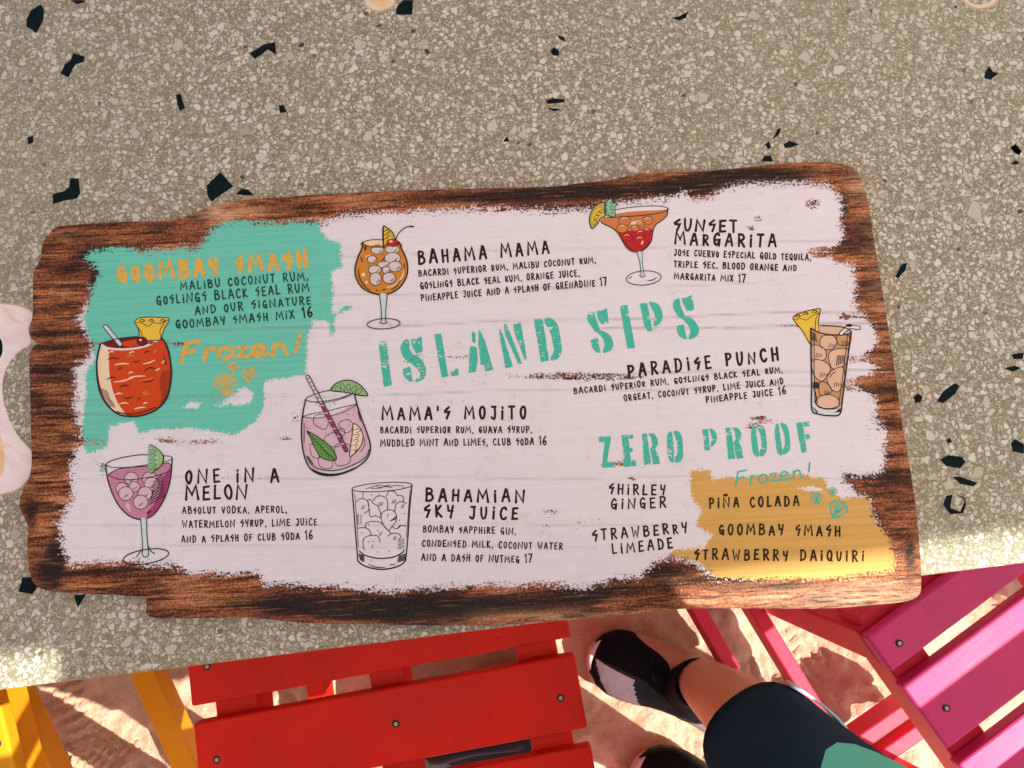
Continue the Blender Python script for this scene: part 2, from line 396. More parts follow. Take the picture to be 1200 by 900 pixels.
WHITE = [(371, 262), (390, 255), (420, 252), (480, 247), (520, 246), (600, 244), (650, 247), (690, 243), (730, 237), (780, 231), (800, 227), (812, 233), (838, 230), (850, 222), (870, 217), (920, 215), (965, 216), (985, 225), (989, 240), (984, 258), (988, 275), (984, 300), (1000, 310), (1004, 335), (1003, 356), (1022, 380), (1028, 400), (1018, 418), (1030, 432), (1014, 446), (1020, 460), (1030, 475), (1028, 490), (1039, 509), (1039, 540), (1031, 555), (1012, 558), (988, 553), (989, 566), (1017, 584), (1024, 610), (1042, 632), (1046, 666), (985, 676), (908, 678), (839, 676), (815, 662), (785, 652), (762, 664), (750, 676), (717, 681), (686, 689), (640, 684), (600, 688), (560, 686), (520, 689), (470, 693), (427, 692), (373, 686), (310, 685), (301, 673), (245, 672), (224, 676), (206, 662), (157, 660), (105, 660), (80, 662), (74, 648), (70, 627), (68, 613), (84, 585), (82, 557), (87, 532), (94, 501), (88, 479), (88, 430), (105, 418), (108, 402), (92, 374), (105, 356), (108, 335), (119, 318), (101, 304), (105, 295), (140, 292), (175, 295), (234, 290), (252, 264), (276, 260), (311, 262)]
TEAL = [(371, 260), (383, 279), (399, 283), (401, 314), (388, 318), (390, 339), (390, 367), (409, 356), (412, 360), (392, 372), (394, 388), (387, 395), (383, 377), (367, 377), (360, 395), (359, 416), (360, 440), (332, 444), (311, 447), (308, 479), (297, 496), (276, 511), (241, 504), (210, 501), (164, 508), (157, 494), (129, 501), (126, 525), (101, 531), (96, 508), (98, 487), (100, 472), (101, 437), (112, 419), (108, 402), (98, 374), (105, 356), (107, 335), (117, 318), (99, 304), (103, 293), (140, 290), (175, 293), (232, 288), (250, 262), (276, 258), (311, 260)]
TEALH = [[(254, 476), (268, 465), (288, 453), (296, 462), (292, 472), (275, 475)], [(216, 478), (224, 470), (236, 474), (230, 479)]]
MUST = [(809, 551), (832, 549), (834, 562), (855, 560), (908, 556), (947, 556), (966, 560), (973, 575), (985, 583), (1017, 583), (1024, 610), (1046, 634), (1049, 668), (1019, 673), (985, 678), (908, 680), (839, 676), (820, 659), (785, 651), (789, 645), (824, 641), (835, 628), (816, 616), (822, 597), (810, 582), (809, 566)]
def sdf(P, poly):
    A = np.array(poly, float); B = np.roll(A, -1, 0); d = np.full(len(P), 1e9); ins = np.zeros(len(P), bool)
    for a, b in zip(A, B):
        ab = b-a; t = np.clip(((P-a) @ ab)/max(ab @ ab, 1e-9), 0, 1); q = a+t[:, None]*ab
        d = np.minimum(d, np.hypot(*(P-q).T))
        c = (a[1] > P[:, 1]) != (b[1] > P[:, 1])
        with np.errstate(divide='ignore', invalid='ignore'):
            ins ^= c & (P[:, 0] < (b[0]-a[0])*(P[:, 1]-a[1])/(b[1]-a[1])+a[0])
    return np.where(ins, d, -d)
def nearest(P, poly):
    A = np.array(poly, float); B = np.roll(A, -1, 0); best = np.full(len(P), 1e9); Q = P.copy()
    for a, b in zip(A, B):
        ab = b-a; t = np.clip(((P-a) @ ab)/max(ab @ ab, 1e-9), 0, 1); q = a+t[:, None]*ab
        d = np.hypot(*(P-q).T); m = d < best; best[m] = d[m]; Q[m] = q[m]
    return Q
GRIME = [(700, 222, 110, 12, 1), (900, 203, 90, 10, 1), (820, 218, 60, 14, .8), (560, 232, 150, 9, .8), (330, 245, 70, 9, .6), (230, 275, 40, 10, .6), (112, 298, 30, 14, 1), (112, 332, 12, 26, 1), (120, 408, 90, 4, .7),
         (430, 715, 130, 16, 1.1), (560, 708, 120, 14, 1), (330, 706, 90, 14, .7), (700, 695, 70, 12, .8), (775, 668, 40, 12, 1), (900, 688, 160, 8, .7),
         (50, 672, 26, 26, .9), (66, 640, 14, 40, .8), (36, 600, 12, 30, .9), (988, 240, 10, 26, .9), (1052, 560, 14, 50, .5), (1066, 650, 10, 40, .9), (1034, 452, 26, 8, .7), (1020, 560, 20, 8, .6), (48, 384, 18, 10, .7), (90, 275, 60, 8, .6)]
RUST = [(952, 239, 9, 7, 14), (889, 257, 7, 6, 11), (880, 268, 6, 4, 9), (966, 296, 22, 7, 14), (993, 371, 14, 6, 10), (926, 382, 26, 3, 8), (688, 441, 40, 4, 12), (720, 443, 60, 3, 9), (996, 451, 24, 9, 16), (893, 492, 16, 6, 12), (880, 500, 8, 4, 10), (483, 421, 14, 7, 11), (537, 418, 34, 3, 9), (650, 441, 60, 4, 11), (238, 518, 26, 5, 10), (196, 516, 18, 5, 10), (110, 518, 20, 6, 12), (715, 545, 14, 5, 10), (735, 541, 10, 6, 9), (500, 470, 90, 2, 5), (335, 513, 20, 4, 9), (345, 490, 8, 8, 9), (645, 600, 14, 6, 8), (640, 616, 10, 3, 9), (230, 465, 40, 5, 6), (215, 404, 24, 4, 11), (350, 321, 20, 4, 6), (740, 560, 8, 4, 8), (1000, 420, 14, 8, 9), (985, 300, 10, 10, 9), (870, 435, 60, 2, 6), (1016, 500, 10, 20, 5), (300, 560, 60, 5, 4), (120, 545, 10, 6, 9), (700, 610, 40, 8, 5), (220, 610, 30, 4, 5)]
def gauss(P, L):
    s = np.zeros(len(P))
    for x, y, rx, ry, k in L: s += k*np.exp(-(((P[:, 0]-x)/rx)**2+((P[:, 1]-y)/ry)**2))
    return s
sign_c = at(560, 470, SZ0)
sign = empty('menu_board', sign_c)
tag(sign, 'rustic printed drinks menu board lying on the terrazzo table edge', 'menu board')
def board_mat():
    k = NM('weathered_board'); v = k.obj()
    A = k.attr
    wv = k.mapping(v, (1, 1, 1), (0, 0, 0), (0, 0, R(-3)))
    br = k.noise(k.mapping(wv, (60, 340, 1)), 1, 5, .75)         # bristle edge noise
    hi = k.noise(v, 520, 4, .75)
    lo = k.noise(v, 55, 4, .6)
    nz = k.math('ADD', k.math('MULTIPLY', k.math('SUBTRACT', br, .5), 30), k.math('ADD', k.math('MULTIPLY', k.math('SUBTRACT', hi, .5), 42), k.math('MULTIPLY', k.math('SUBTRACT', lo, .5), 14)))
    # ---- wood
    g1 = k.noise(k.mapping(wv, (10, 120, 1)), 1, 6, .7, .5); g2 = k.noise(k.mapping(wv, (50, 460, 1)), 1, 4, .75); g3 = k.noise(v, 11, 4, .6)
    t = k.math('ADD', k.math('MULTIPLY', g1, .6), k.math('ADD', k.math('MULTIPLY', g2, .38), k.math('MULTIPLY', g3, .3)))
    wood = k.ramp(k.step(k.math('ADD', t, k.math('MULTIPLY', k.math('SUBTRACT', hi, .5), .40)), .42, .84), [(.0, (.008, .005, .004)), (.26, (.040, .014, .008)), (.46, (.16, .048, .020)), (.70, (.33, .115, .046)), (1, (.58, .31, .17))])
    blotch = k.noise(k.mapping(wv, (9, 34, 1)), 1, 5, .65); wood = k.mix(k.math('MULTIPLY', k.step(blotch, .52, .62), .7), wood, (.020, .010, .007))
    hl = k.noise(k.mapping(wv, (24, 460, 1)), 1, 4, .7); wood = k.mix(k.math('MULTIPLY', k.step(hl, .54, .62), .85), wood, (.010, .006, .004))
    wood = k.mix(k.math('MULTIPLY', k.step(hl, .40, .30), .55), wood, (.62, .30, .15))
    gr = k.math('ADD', A('grime'), k.math('MULTIPLY', k.math('SUBTRACT', k.math('ADD', k.math('MULTIPLY', g2, .6), k.math('MULTIPLY', g1, .6)), .62), 3.0))
    wood = k.mix(k.math('MULTIPLY', k.step(gr, .35, .95), k.math('SUBTRACT', .97, k.math('MULTIPLY', k.step(hl, .46, .36), .45))), wood, k.mix(k.step(hi, .55, .75), (.007, .006, .006), (.06, .042, .032)))
    wood = k.mix(k.math('MULTIPLY', A('tan'), k.step(g2, .35, .6)), wood, (.60, .40, .27))  # pale tan wood, plus sunlight painted in along the bottom border
    # ---- white wash
    wl = k.noise(k.mapping(wv, (5, 420, 1)), 1, 5, .65)
    crack = k.step(k.noise(k.mapping(wv, (3.5, 110, 1)), 1, 3, .5, .5), .75, .77)
    wl2 = k.noise(k.mapping(wv, (30, 900, 1)), 1, 3, .6)
    white = k.mix(k.step(wl, .25, .8), (.625, .605, .650), (.675, .655, .70))
    white = k.mix(k.math('MULTIPLY', k.step(wl2, .60, .72), .28), white, (.40, .34, .36))
    white = k.mix(k.math('MULTIPLY', k.step(lo, .45, .8), .35), white, (.57, .535, .565))
    white = k.mix(k.math('MULTIPLY', k.step(k.math('ADD', hi, k.math('MULTIPLY', lo, .5)), .90, .98), .45), white, (.26, .17, .13))
    white = k.mix(k.math('MULTIPLY', crack, .4), white, (.30, .22, .21))
    mw = k.step(k.math('ADD', k.math('SUBTRACT', A('white'), A('rust')), nz), -1.0, 2.2)
    # flecks of missing paint
    fl = k.math('MULTIPLY', k.step(k.noise(k.mapping(v, (1, 1.6, 1)), 300, 3, .6), .70, .74), k.step(k.noise(v, 22, 3, .5), .5, .62))
    mw = k.math('MULTIPLY', mw, k.math('SUBTRACT', 1.0, k.math('MULTIPLY', fl, .6)))
    col = k.mix(mw, wood, white)
    # ---- teal and mustard paint
    nt_ = k.math('MULTIPLY', nz, .4)
    teal = k.mix(k.step(wl, .2, .85), (.10, .46, .365), (.15, .55, .44))
    teal = k.mix(k.math('MULTIPLY', k.step(wl2, .6, .72), .25), teal, (.05, .20, .14))
    mt = k.step(k.math('ADD', A('teal'), nt_), -.6, 1.2)
    mt2 = k.math('MULTIPLY', mt, k.step(k.math('ADD', k.math('SUBTRACT', A('white'), A('rust')), nz), -2.5, .5))
    col = k.mix(mt2, col, teal)
    must = k.mix(k.step(wl, .2, .85), (.51, .295, .075), (.60, .37, .115))
    mm = k.math('MULTIPLY', k.step(k.math('ADD', A('mustard'), nt_), -.6, 1.2), k.step(k.math('ADD', A('white'), k.math('MULTIPLY', nz, .8)), -4, 0))
    col = k.mix(mm, col, must)
    seam = k.math('MULTIPLY', A('seam'), k.step(br, .3, .55))
    col = k.mix(seam, col, k.mix(mw, (.006, .004, .004), (.22, .17, .165)))
    # laser-print grain
    pg = k.noise(v, 1500, 2, .5)
    col = k.mix(k.math('MULTIPLY', k.step(pg, .5, .8), .16), col, (.2, .15, .13))
    k.col(col); k.spec(.12); k.rough(k.math('ADD', .38, k.math('MULTIPLY', lo, .18)))
    k.bump(k.math('ADD', k.math('MULTIPLY', g2, .5), k.math('MULTIPLY', wl2, .5)), .10, .0006)
    return k.m
def build_board():
    ol = [tuple(q)[:2] for q in catmull([(x, y, 0) for x, y in OUTL], 5, True)]
    st_ = 2.6
    xs = np.arange(18, 1086, st_); ys = np.arange(184, 738, st_)
    X, Y = np.meshgrid(xs, ys); P = np.stack([X.ravel(), Y.ravel()], 1)
    d = sdf(P, ol); inside = d > -.01
    nx, ny = len(xs), len(ys); I = np.arange(nx*ny).reshape(ny, nx)
    Q = np.stack([I[:-1, :-1].ravel(), I[1:, :-1].ravel(), I[1:, 1:].ravel(), I[:-1, 1:].ravel()], 1)
    keep = inside[Q].sum(1) >= 2
    Q = Q[keep]
    used = np.unique(Q); P2 = P[used]; d2 = d[used]
    near = np.abs(d2) < st_*.45; near |= d2 < 0
    P2[near] = nearest(P2[near], ol)
    remap = -np.ones(nx*ny, int); remap[used] = np.arange(len(used)); Q = remap[Q]
    W = at_np(P2, SZ)-np.array(sign_c)
    bm = bmesh.new(); vs_ = [bm.verts.new(v) for v in W.tolist()]
    fs = []
    for q in Q.tolist():
        try: fs.append(bm.faces.new([vs_[i] for i in q]))
        except ValueError: pass
    bm.verts.index_update()
    attrs = {'white': np.minimum(sdf(P2, WHITE), 13), 'teal': np.maximum.reduce([np.minimum.reduce([sdf(P2, TEAL)]+[-sdf(P2, h) for h in TEALH]), sdf(P2, [(117, 550), (121, 545), (125, 552), (120, 557)])]), 'mustard': np.minimum(sdf(P2, MUST), -sdf(P2, [(936, 572), (952, 569), (968, 577), (955, 576)])),
             'grime': gauss(P2, GRIME), 'rust': np.minimum(gauss(P2, RUST)*1.5, 13.2), 'tan': np.clip(gauss(P2, [(1000, 700, 120, 14, .5), (640, 724, 80, 8, .4), (255, 248, 26, 7, .9), (1040, 280, 20, 90, .4), (1010, 215, 14, 20, .5)]), 0, .95)}  # tan: both bottom-edge spots are painted sunlight, the others paler wood
    seam = np.zeros(len(P2))
    for y0, sl_, xa, xb, wdt, s in ((403, 0, 30, 214, 1.7, 1), (363, -.02, 36, 96, 1.3, .9), (436, -.01, 30, 90, 1.6, .9), (484, -.01, 30, 96, 1.8, 1), (507, 0, 30, 90, 1.4, .8), (524, 0, 30, 84, 1.4, .8), (388, -.03, 230, 1030, 1.1, .55), (470, -.02, 40, 1050, 1.0, .4), (440, -.02, 640, 1060, 1.2, .6), (386, -.02, 700, 1050, 1.2, .6), (300, -.03, 400, 1000, 1.0, .3), (560, 0, 90, 1040, 1.0, .3), (615, 0, 80, 1040, 1.0, .3), (640, 0, 80, 700, 1.0, .25), (487, 0, 60, 160, 1.2, .6), (349, -.03, 300, 900, 1.0, .3)):
        yl = y0+sl_*(P2[:, 0]-xa)+1.3*np.sin(P2[:, 0]*.021+y0); m = (P2[:, 0] > xa) & (P2[:, 0] < xb)
        seam = np.maximum(seam, np.where(m, s*np.exp(-((P2[:, 1]-yl)/wdt)**2), 0))
    attrs['seam'] = seam
    be = [e for e in bm.edges if e.is_boundary]
    ex = bmesh.ops.extrude_edge_only(bm, edges=be)
    nv = [g for g in ex['geom'] if isinstance(g, bmesh.types.BMVert)]
    for v_ in nv: v_.co.z = SZ0-sign_c.z
    me = bpy.data.meshes.new('board')
    bm.verts.index_update(); n0 = len(P2)
    lay = {}
    bm.normal_update()
    bm.to_mesh(me)
    co = np.array([v_.co[:2] for v_ in bm.verts])
    # values for the skirt vertices come from the nearest rim vertex
    idx = np.arange(len(bm.verts)); rim = np.where(near)[0]
    for i in range(n0, len(co)): idx[i] = rim[np.argmin(np.hypot(*(co[rim]-co[i]).T))]
    for n_, a in attrs.items():
        at_ = me.attributes.new(n_, 'FLOAT', 'POINT'); at_.data.foreach_set('value', a[idx].astype(np.float32))
    bm.free(); me.materials.append(board_mat())
    o = bpy.data.objects.new('board', me); link(o, sign)
    return o
build_board()

# ------------------------------------------------------------------ printed lettering and drawings
class Art:
    """strokes and fills in photograph pixels, laid on the board as thin print layers"""
    def __init__(s, name, label=None, off=(0, 0), sc=1.0, z=0.00012):
        s.name, s.label, s.off, s.sc = name, label, off, sc
        s.V, s.F, s.M, s.mats, s.z = [], [], [], [], z; s.z0 = z; s.cycle = name not in ('drink_drawing',)
    def p(s, q): return (s.off[0]+q[0]/s.sc, s.off[1]+q[1]/s.sc)
    def mi(s, m):
        if m not in s.mats: s.mats.append(m)
        return s.mats.index(m)
    def add(s, pts, faces, m, rise=None):
        b = len(s.V); z = SZ+s.z
        for k_, q in enumerate(pts): s.V.append(at(q[0], q[1], z+(0 if rise is None else rise[k_])))
        i = s.mi(m)
        for f in faces: s.F.append([b+k for k in f]); s.M.append(i)
        s.n = getattr(s, 'n', 0)+1
        s.z = s.z0+(.000008*(s.n % 14) if s.cycle else .000005*s.n)
    def fill(s, P, m, smooth=True):
        P = [s.p(q) for q in P]
        if smooth: P = [tuple(q)[:2] for q in catmull([(x, y, 0) for x, y in P], 5, True)]
        tri = tessellate_polygon([[Vector((x, y, 0)) for x, y in P]])
        s.add(P, [list(t) for t in tri], m)
    def ell(s, cx, cy, rx, ry, m, rot=0, a0=0, a1=360, n=28):
        s.fill(s.epts(cx, cy, rx, ry, rot, a0, a1, n), m, False)
    def epts(s, cx, cy, rx, ry, rot=0, a0=0, a1=360, n=28):
        o = []
        full = abs(a1-a0) >= 360
        for i in range(n if full else n+1):
            a = R(a0+(a1-a0)*i/n); x, y = rx*math.cos(a), ry*math.sin(a); c, d = math.cos(R(rot)), math.sin(R(rot))
            o.append((cx+x*c-y*d, cy+x*d+y*c))
        return o
    def ring(s, cx, cy, rx, ry, w_, m, rot=0, a0=0, a1=360):
        P = s.epts(cx, cy, rx, ry, rot, a0, a1)
        s.stroke(P, w_, m, False, abs(a1-a0) >= 360)
    def stroke(s, P, w_, m, smooth=True, closed=False, raw=False, taper=False):
        """w_ in pixels of the local (zoomed) frame"""
        if not raw: P = [s.p(q) for q in P]; w_ = w_/s.sc
        if smooth and len(P) > 2: P = [tuple(q)[:2] for q in catmull([(x, y, 0) for x, y in P], 5, closed)]
        Q = [P[0]]
        for q in P[1:]:
            if math.hypot(q[0]-Q[-1][0], q[1]-Q[-1][1]) > 1e-3: Q.append(q)
        if closed and math.hypot(Q[0][0]-Q[-1][0], Q[0][1]-Q[-1][1]) < 1e-3: Q.pop()
        n = len(Q)
        if n < 2: return
        h = w_/2; Lp, Rp = [], []
        for i, q in enumerate(Q):
            a = Q[i-1] if (i > 0 or closed) else None; b = Q[(i+1) % n] if (i < n-1 or closed) else None
            d0 = None if a is None else Vector((q[0]-a[0], q[1]-a[1])).normalized()
            d1 = None if b is None else Vector((b[0]-q[0], b[1]-q[1])).normalized()
            if d0 is None: d0 = d1
            if d1 is None: d1 = d0
            t = d0+d1
            t = t.normalized() if t.length > .15 else d1
            nn = Vector((-t.y, t.x)); cosv = max(.55, nn.dot(Vector((-d1.y, d1.x))))
            hh = h/cosv
            if taper and not closed: hh *= .45+.55*math.sin(math.pi*(i+.5)/n)
            Lp.append((q[0]+nn.x*hh, q[1]+nn.y*hh)); Rp.append((q[0]-nn.x*hh, q[1]-nn.y*hh))
        pts = Lp+Rp; F = [[i, i+1, n+i+1, n+i] for i in range(n-1)]
        if closed: F.append([n-1, 0, n, 2*n-1])
        else:
            for e, (i, j) in ((0, (0, 1)), (1, (n-1, n-2))):
                dq = Vector((Q[i][0]-Q[j][0], Q[i][1]-Q[j][1])).normalized()
                L0 = Vector(Lp[i]); R0 = Vector(Rp[i]); mid = (L0+R0)/2; r = (L0-R0).length/2; side = (L0-R0).normalized() if r > 0 else Vector((1, 0))
                b = len(pts); arc = []
                for k_ in range(1, 5):
                    an = math.pi*k_/5; arc.append(tuple(mid+side*r*math.cos(an)+dq*r*math.sin(an)))
                pts += arc; F.append([i]+[b+k_ for k_ in range(4)]+[n+i])
        rs = [.0000006*i for i in range(n)]*2; rs += [0]*4+[.0000006*(n-1)]*4 if len(pts) > 2*n else []
        s.add(pts, F, m, rs)
    def done(s, parent=None):
        o = mesh_obj(s.name, s.V, s.F, s.mats, parent or sign, org=sign_c, midx=s.M)
        # every print layer faces up
        bm = bmesh.new(); bm.from_mesh(o.data)
        bm.normal_update()
        fl = [f for f in bm.faces if f.normal.z < 0]
        bmesh.ops.reverse_faces(bm, faces=fl); bm.to_mesh(o.data); bm.free()
        if s.label: o['label'] = s.label
        return o
INK = ink_mat('dark_brown_ink', (.022, .012, .010)); INKT = ink_mat('dark_green_ink', (.012, .05, .045)); LINE = ink_mat('line_ink', (.012, .018, .024))
YEL = ink_mat('yellow_brush_paint', (.60, .36, .07), .5, .2, worn=.03); TEALP = ink_mat('teal_stencil_paint', (.055, .42, .33), .5, .12, worn=.05)
TEALM = ink_mat('teal_marker', (.055, .42, .33), .5, .15, worn=.02)
GL = {
 'A': (.58, ['l', (0, 0), (.27, 1), (.36, .98), (.58, 0)], ['l', (.08, .34), (.5, .40)]),
 'B': (.52, ['l', (.04, 0), (.06, 1)], ['c', (.06, 1), (.36, .95), (.42, .72), (.08, .54)], ['c', (.08, .54), (.42, .5), (.5, .2), (.3, .02), (.04, 0)]),
 'C': (.46, ['c', (.46, .82), (.34, .99), (.12, .85), (.03, .45), (.14, .06), (.34, .02), (.46, .16)]),
 'D': (.52, ['l', (.05, 0), (.06, 1)], ['c', (.02, 1), (.34, .93), (.5, .55), (.38, .12), (.02, 0)]),
 'E': (.44, ['l', (.42, 1), (.05, .96), (.04, .02), (.44, .05)], ['l', (.05, .52), (.36, .54)]),
 'F': (.42, ['l', (.42, 1), (.05, .97), (.04, 0)], ['l', (.05, .52), (.36, .55)]),
 'G': (.5, ['c', (.44, .84), (.3, 1), (.08, .72), (.05, .35), (.16, .05), (.36, .12), (.45, .44)], ['l', (.22, .42), (.47, .46), (.44, -.06)]),
 'H': (.5, ['l', (.04, 0), (.05, 1)], ['l', (.05, .5), (.47, .54)], ['l', (.48, 1), (.47, 0)]),
 'I': (.14, ['l', (.07, 0), (.08, .66)], ['l', (.08, .88), (.085, .95)]),
 'i': (.14, ['l', (.07, 0), (.08, .66)], ['l', (.08, .88), (.085, .95)]),
 'J': (.42, ['l', (.1, 1), (.42, 1)], ['c', (.36, 1), (.36, .3), (.26, .02), (.06, .14)]),
 'K': (.5, ['l', (.05, 0), (.06, 1)], ['l', (.45, 1), (.08, .46), (.5, 0)]),
 'L': (.4, ['l', (.05, 1), (.04, .03), (.4, .05)]),
 'M': (.82, ['l', (0, 0), (.10, 1), (.40, .34), (.70, 1), (.82, 0)]),
 'N': (.66, ['l', (0, 0), (.06, 1), (.58, .02), (.66, 1)]),
 'O': (.48, ['o', (.24, 1), (.06, .78), (.02, .4), (.18, .02), (.36, .06), (.46, .5), (.4, .88)]),
 'P': (.46, ['l', (.05, 0), (.06, 1)], ['c', (.02, 1), (.36, .96), (.46, .72), (.3, .5), (.06, .44)]),
 'Q': (.5, ['o', (.24, 1), (.06, .78), (.02, .4), (.18, .04), (.36, .06), (.46, .5), (.4, .88)], ['l', (.3, .26), (.5, -.04)]),
 'R': (.5, ['l', (.05, 0), (.06, 1)], ['c', (.02, 1), (.36, .97), (.44, .74), (.3, .54), (.06, .48)], ['l', (.18, .5), (.5, 0)]),
 'S': (.42, ['l', (.38, 1), (.04, .70), (.08, .58), (.42, .60), (.22, 0)]),
 'T': (.46, ['l', (0, 1), (.46, 1)], ['l', (.24, 1), (.22, 0)]),
 'U': (.48, ['c', (.02, 1), (.04, .4), (.16, .02), (.34, .1), (.45, .5), (.46, 1)]),
 'V': (.5, ['l', (0, 1), (.22, 0), (.28, 0), (.5, 1)]),
 'W': (.68, ['l', (0, 1), (.14, 0), (.33, .62), (.5, 0), (.68, 1)]),
 'X': (.48, ['l', (0, 1), (.48, 0)], ['l', (.46, 1), (0, 0)]),
 'Y': (.44, ['l', (.02, 1), (.06, .56), (.4, .54)], ['l', (.44, 1), (.26, 0)]),
 'Z': (.46, ['l', (0, 1), (.44, 1), (.02, 0), (.46, .02)]),
 'Ñ': (.66, ['l', (0, 0), (.06, 1), (.58, .02), (.66, 1)], ['c', (.08, 1.22), (.2, 1.32), (.3, 1.2), (.44, 1.3)]),
 '1': (.2, ['l', (.0, .8), (.14, 1), (.15, 0)]), '6': (.42, ['c', (.34, 1), (.1, .62), (.03, .24), (.2, 0), (.4, .18), (.32, .46), (.08, .34)]),
 '7': (.42, ['l', (0, 1), (.42, .98), (.16, 0)]), ',': (.1, ['l', (.07, .06), (.03, -.14)]), '.': (.1, ['l', (.05, .0), (.055, .05)]), "'": (.1, ['l', (.06, 1), (.04, .74)]), ' ': (.34,)}
rt = random.Random(11)
def text(a, s, x0, y0, x1, y1, h, w_, m, gap=.36, pricemat=None):
    ws, price = s, None
    h *= .88 if h < 11 else .93
    if s[-2:] in ('16', '17'): price = len(s)-2
    sizes = []
    for i, ch in enumerate(s):
        big = price is not None and i >= price
        k = 1.28 if big else (1.0 if ch in ' iI' else rt.choice((1, 1, 1, .94, .9, 1.05, .84 if ch in 'RNO' else 1)))
        sizes.append(k)
    tot = sum(GL[ch][0]*k+gap for ch, k in zip(s, sizes))-gap
    L = math.hypot(x1-x0, y1-y0); ux, uy = (x1-x0)/L, (y1-y0)/L; sx = L/tot
    vx, vy = uy, -ux                                       # up
    x = 0
    for i, (ch, k) in enumerate(zip(s, sizes)):
        g = GL[ch]; sl_ = rt.uniform(-.10, .06); dy = rt.uniform(-.04, .05); big = price is not None and i >= price
        for st_ in g[1:]:
            Q = []
            for px_, py_ in st_[1:]:
                X = (x+px_*k+(py_-.5)*sl_*.5)*sx; Yv = (py_*k+dy)*h
                X += rt.uniform(-.03, .03)*h*.5; Yv += rt.uniform(-.03, .03)*h*.6
                Q.append((x0+ux*X+vx*Yv, y0+uy*X+vy*Yv))
            a.stroke(Q, w_*(1.15 if big else rt.uniform(.9, 1.1)), (pricemat or m) if big else m, st_[0] in 'co', st_[0] == 'o', raw=True)
        x += g[0]*k+gap
H1, D1 = 2.75, 1.5
def block(name, lines, label=None):
    a = Art(name, label)
    for L in lines: text(a, *L)
    return a.done()
block('drink_title', [("GOOMBAY SMASH", 139, 330, 359, 312.5, 20, 5.0, YEL, .44)], 'hand drawn yellow lettering on the teal paint')
block('drink_description', [("MALiBU COCONUT RUM,", 212, 340, 361, 327.5, 10.5, 1.75, INKT), ("GOSLiNGS BLACK SEAL RUM", 184, 357.5, 362, 341.5, 11, 1.75, INKT), ("AND OUR SiGNATURE", 229, 368.5, 364, 356, 10.5, 1.75, INKT), ("GOOMBAY SMASH MiX 16", 206.5, 385, 366, 371, 10.5, 1.75, INKT, .36, INK)])
block('drink_title', [("ONE iN A", 218, 566, 326, 564, 16, H1, INK, .52), ("MELON", 218, 585.5, 289, 584, 16.5, H1, INK)])
block('drink_description', [("ABSOLUT VODKA, APEROL,", 214, 602, 336, 600.5, 8.6, D1, INK), ("WATERMELON SYRUP, LiME JUiCE", 214, 618.5, 371, 615.5, 8.8, D1, INK), ("AND A SPLASH OF CLUB SODA 16", 213, 636, 366, 631.5, 8.8, D1, INK)])
block('drink_title', [("BAHAMA MAMA", 491, 309, 643, 297, 15.5, H1, INK, .52)])
block('drink_description', [("BACARDi SUPERiOR RUM, MALiBU COCONUT RUM,", 491, 324, 698, 308, 7.8, D1, INK), ("GOSLiNGS BLACK SEAL RUM, ORANGE JUiCE,", 493, 338.5, 679, 323.5, 8.2, D1, INK), ("PiNEAPPLE JUiCE AND A SPLASH OF GRENADiNE 17", 494, 353, 711, 334, 8.3, D1, INK)])
block('drink_title', [("MAMA'S MOJiTO", 448, 491.7, 616, 490.5, 15.5, H1, INK, .52)])
block('drink_description', [("BACARDi SUPERiOR RUM, GUAVA SYRUP,", 446, 507.5, 623, 507, 8.2, D1, INK), ("MUDDLED MiNT AND LiMES, CLUB SODA 16", 446, 523, 640, 521, 8.6, D1, INK)])
block('drink_title', [("BAHAMiAN", 499, 586.7, 614, 588.5, 15, H1, INK, .50), ("SKY JUiCE", 497, 605.7, 606, 609, 15, H1, INK, .50)])
block('drink_description', [("BOMBAY SAPPHiRE GiN,", 496, 623.5, 604, 626, 8.4, D1, INK), ("CONDENSED MiLK, COCONUT WATER", 495, 640, 659, 644, 8.6, D1, INK), ("AND A DASH OF NUTMEG 17", 494, 656.7, 623, 659.5, 8.6, D1, INK)])
block('drink_title', [("SUNSET", 790, 270.6, 863, 271.7, 14.5, H1, INK), ("MARGARiTA", 791, 286, 909, 289.5, 15, H1, INK, .48)])
block('drink_description', [("JOSE CUERVO ESPECiAL GOLD TEQUiLA,", 790, 299.3, 950, 305.3, 8, D1, INK), ("TRiPLE SEC, BLOOD ORANGE AND", 790, 313, 933, 317.5, 8, D1, INK), ("MARGARiTA MiX 17", 790, 327, 873, 330.5, 8, D1, INK)])
block('drink_title', [("PARADiSE PUNCH", 737, 442, 912, 422, 15.5, H1, INK, .52)])
block('drink_description', [("BACARDi SUPERiOR RUM, GOSLiNGS BLACK SEAL RUM,", 673, 461.6, 917, 436.5, 7.6, D1, INK), ("ORGEAT, COCONUT SYRUP, LiME JUiCE AND", 731.7, 470, 918, 450, 7.8, D1, INK), ("PiNEAPPLE JUiCE 16", 828, 472, 921, 461.5, 8, D1, INK)])
H2 = 2.15
block('mocktail_list', [("SHiRLEY", 714, 578.5, 779, 580, 12, H2, INK, .50), ("GiNGER", 716.5, 596, 780, 595, 12.5, H2, INK, .50), ("STRAWBERRY", 695, 633.5, 805, 624, 12.5, H2, INK, .50), ("LiMEADE", 718, 649, 788, 642.5, 12.5, H2, INK, .50)], 'dark lettering on the white paint')
block('mocktail_list', [("PiÑA COLADA", 831.6, 595, 936, 592.5, 12, H2, INK, .52), ("GOOMBAY SMASH", 843, 626, 984, 628, 12.5, H2, INK, .52), ("STRAWBERRY DAiQUiRi", 814, 655.4, 1012, 657.7, 12.5, H2, INK, .52)], 'dark lettering on the mustard paint')
